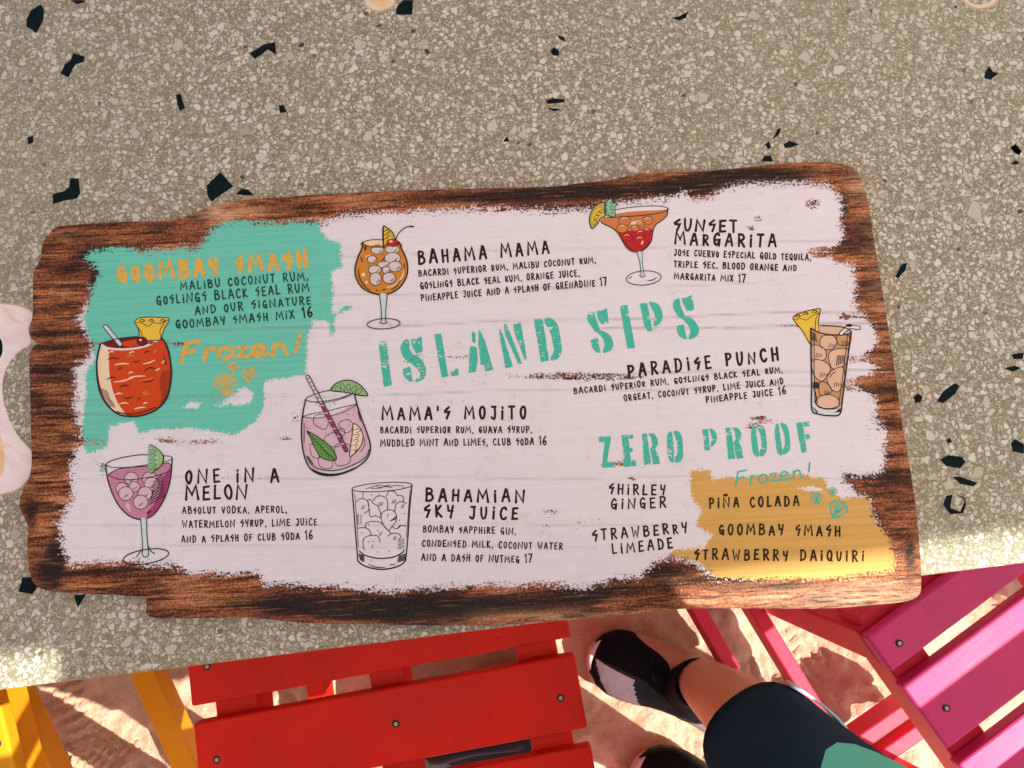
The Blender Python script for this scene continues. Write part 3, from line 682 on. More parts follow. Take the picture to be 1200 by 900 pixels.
# brush script
FZ = [('F', [(0, 0), (.12, .55), (.2, 1.0)], [(.2, 1.0), (.62, 1.06)], [(.1, .5), (.45, .56)]), ('r', [(.72, 0), (.82, .62)], [(.78, .36), (.9, .58), (1.08, .62)]), ('o', [(1.36, .6), (1.2, .42), (1.22, .1), (1.42, .02), (1.6, .24), (1.54, .54), (1.36, .6)]),
      ('z', [(1.76, .56), (2.08, .58), (1.76, .06), (2.14, .06)]), ('e', [(2.3, .28), (2.58, .36), (2.56, .56), (2.38, .6), (2.24, .36), (2.28, .08), (2.5, .02), (2.7, .12)]), ('n', [(2.86, 0), (2.92, .56)], [(2.9, .36), (3.04, .58), (3.2, .52), (3.22, .26), (3.3, .04)]), ('!', [(3.74, 1.02), (3.64, .4)], [(3.56, .1), (3.57, .14)])]
def frozen(name, x0, y0, x1, y1, h, w_, m, label):
    a = Art(name, label); L = math.hypot(x1-x0, y1-y0); ux, uy = (x1-x0)/L, (y1-y0)/L; sx = L/3.74
    for g in FZ:
        for P in g[1:]:
            Q = [(x0+ux*x*sx+uy*y*h, y0+uy*x*sx-ux*y*h) for x, y in P]
            a.stroke(Q, w_, m, len(P) > 3 and g[0] != 'z', False, raw=True)
    return a.done()
frozen('frozen_lettering', 212, 424, 353, 414, 21, 5.0, YEL, 'loose yellow brush lettering on the teal paint')
frozen('frozen_lettering', 862, 570, 951, 559, 16.5, 2.1, TEALM, 'teal marker lettering above the mustard paint')
def shells(spots, m, label, wk):
    a = Art('scallop_drawing', label)
    for cx, cy, r, rot in spots:
        def T(x, y): c, d = math.cos(R(rot)), math.sin(R(rot)); return (cx+(x*c-y*d)*r, cy+(x*d+y*c)*r)
        rim = []
        for i in range(6):
            t = R(-165+30*i); rim.append(T(math.cos(t)*.98, math.sin(t)*.9)); t = R(-150+30*i); 
            if i < 5: rim.append(T(math.cos(t)*.82, math.sin(t)*.76))
        o = [T(-.35, .72)]+rim+[T(.35, .72), T(0, .92)]
        a.stroke(o, wk*r, m, False, True, raw=True)
        for t in (-140, -115, -90, -65, -40): a.stroke([T(0, .55), T(math.cos(R(t))*.7, math.sin(R(t))*.66)], wk*r*.8, m, False, raw=True)
        a.stroke([T(-.42, .5), T(0, .7), T(.42, .5)], wk*r*.8, m, True, raw=True)
    a.done()
shells([(273, 430, 6.5, 0), (292, 439, 9, 10), (264, 451, 13.5, -12)], YEL, 'three yellow scallop shells on the teal paint', .19)
shells([(957, 584, 7.5, -10), (976, 576, 5.5, 20), (982, 597, 12, 25)], TEALM, 'three teal scallop shells on the mustard paint', .15)
# stencil headings
def rough_poly(P, amp):
    out = []; n = len(P)
    for i in range(n):
        a, b = P[i], P[(i+1) % n]; L = math.hypot(b[0]-a[0], b[1]-a[1]); k = max(1, int(L/1.6)); nx, ny = -(b[1]-a[1])/max(L, 1e-6), (b[0]-a[0])/max(L, 1e-6)
        for j in range(k):
            t = j/k; r = rt.uniform(-amp, amp) if j else rt.uniform(-amp, amp)*.5
            out.append((a[0]+(b[0]-a[0])*t+nx*r, a[1]+(b[1]-a[1])*t+ny*r))
    return out
def stencil(sets, label):
  for ox, oy, s, polys in sets:
    a = Art('stencil_word', label)
    if 1:
        for sm_, P in polys:
            Q = [(ox+x/s, oy+y/s) for x, y in P]
            if sm_: Q = [tuple(q)[:2] for q in catmull([(x, y, 0) for x, y in Q], 4, True)]
            a.fill(rough_poly(Q, .33), TEALP, False)
    a.done()
stencil([(430, 340, 5.217, [(0, [(70, 325), (78, 314), (112, 309), (120, 316), (152, 582), (103, 592)]),
  (1, [(250, 300), (262, 330), (262, 360), (285, 400), (268, 442), (235, 425), (212, 390), (205, 345), (222, 312)]), (0, [(268, 298), (298, 300), (335, 282), (342, 372), (328, 382), (297, 385), (280, 350), (270, 325)]),
  (1, [(262, 436), (290, 404), (332, 424), (356, 462), (362, 510), (342, 547), (298, 562), (300, 545), (326, 520), (312, 488)]), (0, [(220, 482), (265, 465), (281, 562), (262, 558), (236, 540), (224, 515)]),
  (0, [(412, 270), (455, 263), (474, 380), (488, 470), (498, 525), (458, 537), (440, 440)]), (0, [(512, 494), (528, 502), (540, 482), (557, 478), (562, 520), (515, 527)]),
  (0, [(628, 352), (640, 340), (672, 350), (678, 420), (668, 500), (622, 508)]), (0, [(640, 262), (652, 250), (666, 272), (664, 325), (644, 318)]), (0, [(683, 240), (700, 262), (722, 310), (745, 390), (773, 487), (723, 497), (717, 458), (694, 458), (692, 415), (680, 340)]),
  (0, [(805, 228), (832, 270), (862, 370), (892, 468), (848, 478), (820, 330)]), (0, [(836, 212), (848, 204), (860, 222), (950, 448), (925, 450), (880, 350), (845, 270)]), (0, [(895, 204), (915, 208), (940, 192), (978, 420), (965, 427), (905, 270)]),
  (0, [(1020, 180), (1073, 172), (1115, 432), (1065, 440)]), (1, [(1086, 172), (1130, 174), (1165, 210), (1182, 280), (1190, 340), (1188, 385), (1166, 420), (1126, 432), (1126, 405), (1142, 370), (1130, 290), (1112, 236), (1092, 212)])]),
 (640, 330, 6, [(1, [(338, 208), (345, 250), (365, 300), (376, 340), (355, 358), (325, 325), (295, 280), (290, 240), (308, 215)]), (0, [(355, 205), (385, 203), (428, 187), (442, 288), (428, 296), (385, 300), (362, 252)]),
  (1, [(345, 340), (400, 347), (450, 377), (472, 430), (465, 472), (432, 495), (402, 502), (402, 480), (412, 440), (395, 395)]), (0, [(312, 412), (330, 402), (365, 398), (383, 500), (362, 500), (335, 482), (320, 455)]),
  (0, [(518, 176), (545, 167), (572, 165), (625, 460), (620, 468), (572, 472)]), (0, [(658, 156), (710, 147), (748, 345), (735, 352), (712, 350), (690, 310)]),
  (1, [(722, 146), (775, 150), (808, 188), (820, 245), (804, 290), (766, 314), (756, 292), (765, 240), (745, 192)]),
  (1, [(938, 120), (945, 165), (965, 215), (975, 246), (955, 262), (925, 240), (895, 190), (893, 150), (908, 127)]), (0, [(952, 115), (985, 112), (1026, 94), (1042, 193), (1025, 203), (990, 207), (967, 165)]),
  (1, [(945, 246), (1000, 247), (1050, 282), (1075, 335), (1066, 376), (1032, 400), (1004, 406), (1003, 385), (1015, 345), (992, 298)]), (0, [(915, 317), (930, 307), (970, 303), (990, 405), (970, 404), (940, 388), (925, 365)])])], 'teal stencil heading across the middle of the board')
stencil([(690, 480, 4.444, [(0, [(50, 142), (115, 138), (113, 165), (102, 230), (95, 275), (128, 272), (132, 300), (68, 302), (72, 265), (82, 172), (52, 168)]),
  (0, [(170, 133), (205, 130), (222, 297), (182, 298), (178, 200)]), (0, [(209, 130), (230, 128), (232, 150), (211, 152)]), (0, [(209, 200), (228, 197), (230, 218), (213, 222)]), (0, [(222, 268), (245, 265), (247, 293), (225, 296)]),
  (0, [(278, 126), (302, 124), (325, 286), (288, 288)]), (0, [(309, 123), (340, 126), (358, 150), (360, 180), (346, 204), (364, 240), (372, 283), (334, 286), (327, 240), (320, 205), (331, 188), (326, 150)]),
  (1, [(432, 114), (438, 150), (443, 230), (441, 276), (420, 262), (410, 225), (408, 140), (418, 118)]), (1, [(440, 112), (473, 118), (488, 160), (492, 230), (482, 265), (452, 278), (450, 250), (462, 220), (456, 160)]),
  ]), (690, 480, 4.444, [(0, [(590, 103), (622, 100), (632, 210), (605, 212)]), (1, [(627, 100), (655, 108), (668, 140), (660, 175), (635, 193), (640, 150)]),
  (0, [(712, 95), (738, 93), (764, 256), (725, 258)]), (0, [(745, 92), (778, 96), (794, 120), (793, 150), (780, 170), (797, 200), (806, 253), (770, 256), (761, 210), (753, 176), (766, 155), (760, 115)]),
  (1, [(866, 83), (872, 120), (880, 180), (885, 243), (862, 236), (850, 200), (844, 120), (850, 90)]), (1, [(874, 82), (905, 85), (921, 120), (928, 200), (915, 235), (890, 243), (890, 215), (900, 190), (893, 130)]),
  (1, [(988, 73), (994, 110), (1002, 170), (1008, 236), (986, 228), (975, 190), (969, 115), (976, 78)]), (1, [(996, 72), (1025, 76), (1042, 110), (1050, 190), (1040, 220), (1012, 235), (1012, 205), (1022, 180), (1016, 120)]),
  (0, [(1080, 70), (1112, 66), (1137, 222), (1108, 226)]), (0, [(1116, 65), (1152, 62), (1140, 74), (1155, 85), (1121, 90)]), (0, [(1127, 130), (1148, 126), (1152, 150), (1131, 155)])])], 'smaller teal stencil heading above the mustard paint')

# ---- drink drawings
def flat(n, c): return ink_mat(n, c, .45, .10)
RED = flat('print_red', (.52, .055, .010)); ORG = flat('print_orange', (.52, .20, .03)); CRM = flat('print_cream', (.70, .56, .38)); MAR = flat('print_maroon', (.16, .012, .014)); YLW = flat('print_yellow', (.66, .46, .05))
PNK = flat('print_pink', (.46, .20, .30)); MAG = flat('print_magenta', (.30, .045, .15)); LPK = flat('print_pale_pink', (.56, .40, .47)); LIM = flat('print_lime', (.25, .42, .16)); GRN = flat('print_green', (.10, .26, .06)); MIN = flat('print_mint', (.25, .50, .32))
WHT = flat('print_white', (.66, .62, .66)); ICE = flat('print_ice', (.56, .49, .47)); TAN = flat('print_tan', (.50, .27, .14)); LTN = flat('print_light_tan', (.60, .40, .29)); BLU = flat('print_pale_blue', (.50, .58, .64)); SCR = flat('print_scarlet', (.42, .02, .025)); PCH = flat('print_peach', (.50, .17, .06)); OLV = flat('print_olive', (.42, .34, .06))
# 1 red frozen drink
a = Art('drink_drawing', 'red frozen drink with straw, cherry and pineapple', (90, 350), 5.624)
body = [(155, 300), (136, 380), (130, 455), (140, 560), (168, 650), (220, 722), (285, 765), (350, 775), (425, 770), (505, 742), (570, 690), (605, 620), (622, 520), (620, 440), (605, 350), (582, 290), (555, 258), (400, 252), (250, 270)]
a.fill(body, RED); a.fill([(150, 312), (205, 335), (214, 480), (236, 600), (272, 690), (325, 770), (268, 752), (205, 695), (162, 600), (138, 470), (140, 370)], CRM)
a.fill([(165, 300), (250, 272), (400, 250), (555, 256), (450, 308), (330, 328), (220, 322)], MAR); a.fill([(285, 292), (400, 268), (540, 262), (450, 300), (340, 318)], RED)
a.stroke([(160, 300), (205, 326), (300, 334), (400, 325), (480, 302), (556, 258)], 13, WHT)
a.stroke([(190, 185), (285, 302)], 34, LINE, False); a.stroke([(190, 185), (285, 300)], 22, BLU, False)
pine = [(382, 150), (410, 128), (450, 122), (490, 121), (560, 125), (606, 130), (600, 160), (578, 195), (560, 250), (545, 272), (450, 276), (418, 268), (408, 210), (392, 172)]
a.fill(pine, YLW); a.stroke(pine, 6, LINE, True, True)
a.stroke([(385, 158), (430, 160), (470, 182), (500, 160), (560, 162), (600, 140)], 5, LINE)
for x in (430, 490, 565): a.stroke([(x-18, 148), (x, 136), (x+18, 146), (x-4, 152)], 6, LINE)
a.stroke([(400, 185), (430, 235), (430, 268)], 5, LINE); a.stroke([(575, 165), (548, 210), (556, 250)], 5, LINE)
a.ell(430, 282, 36, 32, LINE); a.ell(430, 282, 30, 26, MAR); a.ell(420, 272, 9, 6, WHT)
for (x0, y0, x1, y1, u) in ((250, 432, 342, 430, 1), (440, 425, 515, 405, 1), (330, 378, 380, 374, 1), (245, 545, 370, 520, 1), (345, 515, 450, 510, 1), (412, 540, 500, 525, 1), (520, 470, 548, 460, 1), (280, 690, 340, 690, 1), (380, 722, 450, 716, 1), (435, 632, 480, 625, 1), (250, 628, 300, 626, 1), (345, 355, 378, 350, 1), (505, 355, 525, 338, 1), (430, 612, 460, 600, 0), (440, 690, 465, 686, 1), (210, 352, 245, 352, 1), (340, 488, 372, 486, 1), (560, 420, 580, 400, 1)):
    a.stroke([(x0, y0+5), ((x0+x1)/2, y0-4 if u else y0+8), (x1, y1)], 9, CRM if u == 1 and rt.random() < .6 else ORG, True, taper=True)
for (x0, y0, x1, y1, b) in ((440, 360, 480, 350, 8), (370, 412, 412, 406, -8), (445, 475, 515, 460, 12), (200, 400, 280, 398, 8), (195, 535, 260, 522, 10), (300, 650, 370, 645, -10), (280, 585, 345, 575, 9), (430, 545, 510, 535, -6), (270, 465, 300, 458, 4), (575, 380, 590, 440, 0), (400, 660, 420, 662, 3), (480, 300, 520, 290, 4)):
    a.stroke([(x0, y0), ((x0+x1)/2, (y0+y1)/2-b), (x1, y1)], 8, LINE, True, taper=True)
for i in range(22): y = 480+i*11; a.stroke([(565-i*1.2-12*math.sin(i*.3), y+4), (614-max(0, i-12)*6, y-6)], 4, LINE, False, taper=True)
for i in range(11): y = 590+i*11; a.stroke([(150+i*6, y), (195+i*6+4*math.sin(i), y+16)], 4, LINE, False, taper=True)
a.stroke([(265, 745), (330, 760), (420, 750), (520, 715)], 7, LINE)
a.stroke(body[:17], 11, LINE); a.stroke([(155, 300), (165, 296), (250, 268), (340, 255), (400, 250)], 7, LINE)
a.done()
# 2 pink goblet
a = Art('drink_drawing', 'pink drink with round ice in a stemmed goblet', (110, 510), 5.294)
bowl = [(72, 185), (85, 270), (110, 350), (150, 430), (205, 490), (260, 518), (310, 520), (365, 498), (415, 435), (455, 350), (478, 250), (486, 140)]
a.fill([(84, 262), (110, 350), (150, 430), (205, 490), (260, 518), (310, 520), (365, 498), (415, 435), (455, 350), (476, 260), (480, 190), (450, 172), (340, 190), (180, 205), (100, 230)], PNK)
a.fill([(478, 215), (470, 300), (440, 390), (395, 460), (340, 508), (330, 480), (370, 430), (405, 360), (425, 270)], MAG)
a.fill([(92, 245), (180, 205), (340, 190), (450, 172), (480, 195), (440, 235), (300, 265), (170, 275)], PNK)
for x, y, r in ((232, 268, 42), (345, 270, 45), (175, 330, 38), (252, 320, 34), (358, 305, 46), (198, 362, 45), (318, 362, 45), (290, 415, 46)):
    a.ell(x, y, r, r*.95, LPK); a.ring(x, y, r, r*.95, 4.5, LINE)
    for k in range(3): a.stroke([(x-r*.3+k*9, y+r*.6-k*5), (x-r*.05+k*9, y+r*.25-k*5)], 3, LINE, False)
for i in range(9): a.stroke([(345+i*3, 400-i*17+30), (440-i*2, 352-i*16+20)], 7, LINE, False, taper=True)
a.ell(210, 440, 14, 20, LPK, -30); a.ell(222, 465, 8, 8, LPK)
a.stroke([(330, 482), (352, 472)], 9, LINE, False, taper=True)
a.stroke([(92, 250), (170, 276), (300, 268), (440, 236), (480, 198)], 5, LINE); a.stroke([(92, 245), (150, 210), (240, 198), (340, 190)], 5, LINE); a.stroke([(420, 182), (460, 172), (480, 188)], 5, LINE)
a.stroke([(72, 185), (100, 162), (180, 138), (280, 122), (340, 122)], 6, LINE); a.stroke([(424, 128), (470, 130), (486, 142), (470, 155), (425, 170)], 5, LINE); a.stroke([(72, 188), (120, 200), (220, 198), (340, 182)], 4, LINE)
a.stroke(bowl, 8, LINE)
lime = [(340, 70), (385, 82), (420, 115), (428, 150), (415, 185), (385, 212), (342, 225)]
a.fill([(340, 66), (392, 80), (430, 120), (436, 152), (418, 192), (388, 218), (342, 230)], LINE, True); a.fill(lime, LIM); a.fill([(346, 82), (372, 92), (396, 120), (398, 165), (375, 195), (346, 212)], MIN)
for y in (95, 120, 150, 178, 205): a.stroke([(346, y), (366, y-6), (386, y+6), (366, y+10), (346, y+8)], 4, LINE)
stem = [(290, 520), (296, 600), (300, 690), (302, 742), (318, 756), (338, 742), (333, 680), (330, 600), (328, 522)]
a.fill(stem, BLU); a.stroke([(290, 520), (297, 600), (302, 690), (302, 742), (318, 756), (338, 742), (334, 680), (328, 600), (326, 522)], 6, LINE)
a.ring(323, 753, 143, 44, 7, LINE, -9); a.stroke([(300, 708), (282, 730), (264, 755)], 6, LINE); a.stroke([(338, 690), (352, 718), (378, 735)], 6, LINE)
for x, y in ((150, 240), (210, 218), (120, 298), (260, 215), (300, 212), (390, 200), (160, 290), (150, 260)): a.ell(x, y, 4, 4, MAG, n=8)
a.done()
# 3 mojito
a = Art('drink_drawing', 'pale pink minty drink with striped straw and lime', (340, 420), 6.0)
gl = [(108, 290), (92, 370), (80, 470), (82, 580), (98, 680), (135, 765), (200, 812), (290, 824), (380, 806), (470, 765), (540, 705), (564, 640), (555, 570), (520, 470), (480, 360), (452, 250)]
a.fill([(86, 410), (200, 415), (330, 385), (470, 325), (520, 470), (555, 570), (562, 640), (530, 700), (450, 755), (330, 790), (220, 790), (150, 765), (110, 690), (84, 580), (80, 470)], LPK)
def cube(P): a.stroke(P, 5, LINE, True, True)
cube([(175, 405), (240, 395), (268, 440), (250, 498), (200, 485), (164, 455)]); cube([(240, 560), (300, 520), (345, 520), (370, 560), (340, 620), (260, 610)]); cube([(322, 610), (400, 600), (425, 640), (415, 735), (330, 752), (312, 690)]); cube([(205, 690), (260, 700), (298, 720), (290, 768), (230, 772), (200, 740)]); cube([(340, 460), (400, 430), (440, 460), (425, 510), (380, 520)]); cube([(146, 600), (200, 640), (205, 700), (160, 690), (142, 650)]); cube([(345, 500), (375, 495), (385, 530), (350, 545)])
mint = [(118, 512), (150, 525), (200, 555), (262, 600), (300, 640), (325, 690), (318, 716), (270, 716), (215, 695), (185, 650), (160, 600), (140, 550)]
a.fill(mint, GRN); a.stroke(mint, 7, LINE, True, True); a.stroke([(118, 512), (200, 595), (262, 665), (318, 714)], 6, LINE)
for i in range(8): t = i/8; x, y = 140+t*150, 540+t*150; a.stroke([(x, y), (x+34*(.5+t*.4), y-4+t*6)], 4, LIM, False); a.stroke([(x, y), (x+2, y+30*(.5+t*.4))], 4, LINE, False)
sl2 = [(445, 462), (480, 478), (508, 520), (510, 580), (480, 640), (420, 690), (425, 620), (436, 540)]
a.fill(sl2, CRM); a.stroke(sl2, 7, LINE, True, True)
for i in range(5): y = 510+i*36; a.stroke([(440-i*3, y), (470, y-14), (496-i*9, y-2), (470-i*4, y+12)], 4, LINE); a.stroke([(445-i*3, y), (480-i*8, y-2)], 6, WHT, False)
lw = [(285, 222), (320, 178), (380, 155), (430, 156), (490, 185), (530, 230), (543, 262), (480, 258), (400, 240), (330, 232)]
a.fill(lw, LIM); a.fill([(310, 222), (350, 188), (410, 180), (470, 205), (505, 245), (420, 240)], MIN)
for x, y, r in ((335, 215, -60), (370, 200, -30), (412, 205, 0), (450, 215, 25), (482, 232, 50)): a.ell(x, y, 15, 26, LIM, r); a.ring(x, y, 15, 26, 4, LINE, r)
a.stroke(lw, 8, LINE, True, True)
a.stroke([(108, 290), (150, 305), (230, 302), (330, 285), (400, 262), (440, 244)], 6, LINE); a.stroke([(108, 288), (130, 270), (200, 242), (285, 222)], 6, LINE); a.stroke([(130, 300), (230, 312), (340, 292), (430, 258)], 4, LINE)
a.stroke([(88, 410), (160, 420), (260, 408), (380, 375), (468, 325)], 5, LINE); a.stroke([(88, 408), (150, 390), (260, 370), (380, 340), (465, 322)], 5, LINE)
for q in range(46): a.ell(rt.uniform(105, 470), rt.uniform(340, 560), 3.5, 3.5, MAG, n=6)
for q in range(20): a.ell(rt.uniform(160, 420), rt.uniform(180, 340), 3.5, 3.5, LINE if q % 3 else MAG, n=6)
a.stroke([(124, 130), (395, 645)], 32, LINE, False); a.stroke([(124, 132), (394, 642)], 21, MAG, False); a.stroke([(124, 132), (215, 305)], 19, ICE, False)
for i in range(19): t = i/19; x, y = 124+t*270, 130+t*515; a.stroke([(x-11, y+12), (x+12, y+10)], 5, WHT if i > 6 and i % 2 else LINE, False)
a.stroke([(115, 690), (160, 755), (240, 785), (340, 785), (450, 745), (530, 695), (556, 640)], 6, LINE)
a.stroke([(135, 770), (210, 806), (290, 818), (370, 806), (460, 768)], 15, LINE, taper=True)
a.stroke(gl, 10, LINE); a.stroke([(478, 375), (495, 440)], 6, LINE, False); a.stroke([(98, 455), (98, 590)], 5, LINE, False); a.stroke([(125, 690), (158, 740)], 9, LINE, False, taper=True); a.stroke([(520, 560), (525, 600), (505, 645), (490, 655)], 4, LINE)
a.done()
# 4 orange snifter
a = Art('drink_drawing', 'amber drink with ice and cherry in a round glass', (400, 255), 6.43)
bl = [(160, 185), (155, 230), (125, 300), (104, 380), (110, 450), (150, 520), (215, 562), (300, 580), (380, 565), (450, 515), (492, 440), (500, 370), (485, 300), (455, 235), (438, 190)]
a.fill(bl, ORG); a.fill([(162, 190), (210, 172), (312, 170), (320, 215), (240, 218)], CRM); a.fill([(225, 215), (275, 200), (320, 215)], ORG)
for x, y, rx, ry in ((272, 245, 48, 30), (385, 240, 55, 30), (232, 315, 36, 28), (385, 305, 60, 42), (320, 355, 48, 26), (405, 368, 48, 40), (252, 393, 48, 34), (338, 395, 30, 28), (258, 462, 44, 48), (360, 455, 48, 42)):
    a.ell(x, y, rx, ry, ICE); a.ring(x, y, rx, ry, 5.5, LINE)
    for k in range(4): a.stroke([(x+rx*.15+k*7, y+ry*.75-k*5), (x+rx*.3+k*7, y+ry*.35-k*6)], 3, LINE, False)
a.ell(165, 430, 15, 15, CRM); a.ell(190, 488, 11, 11, CRM); a.stroke([(345, 525), (400, 510), (455, 450), (470, 400)], 12, CRM, taper=True); a.stroke([(185, 300), (190, 290), (215, 285)], 8, CRM)
for P in ([(128, 385), (140, 460), (180, 520), (215, 545)], [(472, 350), (476, 380)], [(445, 470), (410, 520), (375, 545)], [(150, 300), (158, 335)], [(260, 545), (275, 548)], [(310, 545), (335, 540)], [(325, 300), (310, 322)]): a.stroke(P, 9, LINE, True, taper=True)
a.stroke(bl, 11, LINE); a.stroke([(160, 188), (200, 172), (260, 165), (315, 168)], 6, LINE); a.stroke([(160, 190), (200, 215), (280, 222), (330, 218)], 6, LINE); a.stroke([(180, 218), (182, 240)], 14, LINE, False)
lim = [(314, 70), (350, 80), (385, 110), (400, 145), (405, 175), (340, 200), (318, 218)]
a.fill(lim, OLV); a.fill([(320, 88), (345, 96), (368, 125), (375, 160), (330, 190)], YLW)
for y in (105, 135, 165): a.stroke([(322, y), (345, y-10), (362, y+6), (335, y+12)], 6, LINE)
a.stroke(lim, 8, LINE, True, True); a.stroke([(316, 72), (318, 215)], 9, LINE, False)
a.ell(388, 190, 46, 30, LINE); a.ell(386, 190, 40, 25, SCR); a.ell(374, 180, 13, 8, CRM); a.ell(425, 195, 10, 20, MAR, 30)
a.stroke([(412, 165), (430, 120), (470, 82), (510, 66), (540, 68)], 7, LINE); a.stroke([(520, 65), (542, 68)], 12, LINE, False)
a.fill([(288, 582), (300, 680), (302, 780), (322, 795), (340, 780), (335, 680), (345, 582)], BLU); a.stroke([(288, 582), (300, 680), (303, 782)], 7, LINE); a.stroke([(346, 582), (336, 680), (332, 782)], 7, LINE); a.stroke([(288, 790), (318, 798), (348, 788)], 7, LINE)
a.ring(319, 800, 124, 39, 7, LINE, -3)
a.done()
# 5 tumbler
a = Art('drink_drawing', 'uncoloured tumbler filled with crushed ice', (400, 555), 7.5)
for P in ([(95, 150), (110, 320), (125, 520), (145, 770)], [(620, 105), (600, 320), (585, 560), (565, 765)]): a.stroke(P, 12, LINE)
a.stroke([(145, 768), (190, 805), (270, 832), (350, 842), (440, 832), (520, 805), (565, 765)], 13, LINE); a.ring(358, 118, 266, 38, 8, LINE, -4)
a.stroke([(160, 680), (200, 715), (290, 740), (360, 745), (450, 735), (530, 700), (550, 670)], 11, LINE)
a.stroke([(118, 175), (135, 400), (150, 640)], 6, LINE); a.stroke([(605, 140), (590, 320), (572, 560)], 6, LINE)
for P in ([(135, 250), (160, 222), (210, 225), (238, 260), (240, 320), (200, 350)], [(232, 235), (255, 228), (280, 262), (320, 285), (345, 350), (340, 385), (300, 370), (255, 378), (245, 310), (232, 240)], [(280, 240), (310, 202), (370, 200), (405, 240), (405, 315)], [(395, 200), (420, 155), (470, 160), (488, 190)], [(488, 190), (540, 200), (545, 245)], [(470, 330), (480, 275), (520, 245), (575, 262)], [(350, 400), (355, 350), (400, 320), (455, 325), (485, 370), (475, 430), (440, 470), (415, 500), (375, 460), (350, 400)], [(215, 480), (215, 440), (270, 420), (340, 428), (380, 465), (435, 525)], [(150, 480), (200, 475), (245, 495), (262, 545)], [(200, 670), (190, 600), (210, 560), (270, 542), (320, 550), (342, 605)], [(405, 550), (450, 525), (505, 530), (522, 560), (500, 580)], [(450, 470), (490, 485), (510, 460), (550, 455), (568, 465)], [(500, 480), (520, 460)]):
    a.stroke(P, 7, LINE)
for x, y, n in ((345, 270, 5), (460, 250, 6), (195, 300, 3), (350, 530, 4), (545, 290, 3), (475, 570, 4), (285, 640, 2), (420, 370, 2)):
    for k in range((n+1)//2): a.stroke([(x-18+k*14, y+16-k*2), (x-6+k*14, y-18-k*2)], 5, LINE, False)
for k in range(5): a.stroke([(500-k, 590+k*18), (556-k, 576+k*18)], 7, LINE, False, taper=True)
for k in range(7): a.stroke([(505-k*2, 725+k*9), (566-k, 705+k*9)], 7, LINE, False, taper=True); a.stroke([(150+k*3, 705+k*9), (200, 722+k*9)], 7, LINE, False, taper=True)
for k in range(7): a.stroke([(138, 365+k*13), (152, 362+k*13)], 6, LINE, False); a.stroke([(165, 365+k*13), (180, 362+k*13)], 4, LINE, False)
for k in range(3): a.stroke([(455-k*14, 400+k*9), (482-k*3, 375+k*12)], 7, LINE, False)
a.stroke([(235, 795), (300, 822), (390, 825)], 9, LINE, taper=True); a.stroke([(430, 802), (468, 798)], 8, LINE, False)
for P in ([(215, 135), (260, 120), (330, 100), (400, 110), (470, 105), (540, 110), (555, 135)], [(260, 130), (340, 128), (380, 115), (450, 125)], [(300, 105), (350, 122), (420, 98)], [(190, 155), (190, 215)]): a.stroke(P, 5, LINE)
for x, y in ((240, 450), (320, 500), (240, 600), (280, 595), (320, 690), (420, 680), (265, 765), (180, 520), (510, 410), (555, 350), (330, 185), (265, 185)): a.ell(x, y, 6, 5, LINE, n=8)
a.done()
# 6 margarita
a = Art('drink_drawing', 'orange and red drink in a wide margarita glass', (680, 225), 7.5)
up = [(182, 260), (200, 230), (250, 222), (400, 218), (560, 205), (680, 190), (768, 160), (762, 200), (720, 245), (660, 290), (638, 350), (625, 430), (580, 490), (530, 522), (470, 525), (420, 500), (370, 430), (320, 350), (260, 305)]
a.fill(up, PCH); a.fill([(340, 350), (430, 320), (560, 330), (640, 330), (636, 380), (622, 435), (580, 490), (530, 522), (470, 525), (420, 500), (372, 435)], SCR)
a.fill([(310, 190), (400, 165), (560, 160), (700, 150), (768, 158), (680, 190), (540, 208), (400, 212), (310, 212)], PCH); a.fill([(312, 160), (420, 140), (600, 128), (720, 132), (768, 150), (700, 158), (500, 168), (380, 180), (312, 190)], WHT)
a.fill([(345, 255), (450, 262), (600, 240), (640, 262), (520, 285), (400, 280)], CRM)
for x, y, rx, ry, m in ((390, 255, 56, 42, PCH), (590, 252, 50, 38, PCH), (370, 320, 48, 38, ORG), (480, 320, 44, 26, PCH), (530, 285, 40, 25, PCH), (410, 400, 48, 36, SCR), (528, 370, 50, 38, SCR), (585, 350, 36, 34, SCR), (522, 430, 56, 46, SCR), (435, 345, 26, 24, SCR)):
    a.ell(x, y, rx, ry, m); a.ring(x, y, rx, ry, 4.5, MAR if m is SCR else LINE); a.stroke([(x-rx*.5, y-ry*.45), (x, y-ry*.7), (x+rx*.4, y-ry*.5)], 7, CRM, taper=True)
a.ell(545, 445, 8, 20, CRM, 20); a.stroke([(395, 440), (440, 495), (480, 508)], 7, MAR); a.stroke([(610, 440), (585, 475), (545, 505)], 7, MAR)
a.stroke([(310, 158), (420, 138), (560, 124), (700, 124), (765, 140), (768, 158), (680, 188), (540, 206), (400, 216), (240, 222)], 7, LINE)
a.stroke([(182, 258), (200, 278), (270, 310), (330, 360), (380, 445), (420, 500), (470, 526), (530, 524), (580, 490), (624, 430), (638, 350), (665, 288), (730, 240), (764, 200), (768, 150)], 9, LINE)
ol = [(105, 322), (84, 270), (82, 220), (110, 150), (150, 110), (210, 92), (225, 140), (215, 215), (185, 225), (150, 280)]
a.fill(ol, OLV); a.fill([(110, 290), (105, 230), (130, 170), (180, 140), (205, 200), (160, 240)], YLW)
for (x, y, r) in ((128, 265, 20), (140, 225, 40), (160, 190, 60), (190, 170, 80)): a.ring(x, y, 28, 13, 5, LINE, r-90)
a.stroke(ol, 9, LINE, True, True)
li = [(212, 120), (235, 80), (268, 58), (290, 90), (332, 108), (305, 130), (305, 215), (270, 212), (222, 190)]
a.fill(li, MIN); a.stroke(li, 8, LINE, True, True); a.stroke([(240, 95), (228, 140), (250, 200)], 5, LINE)
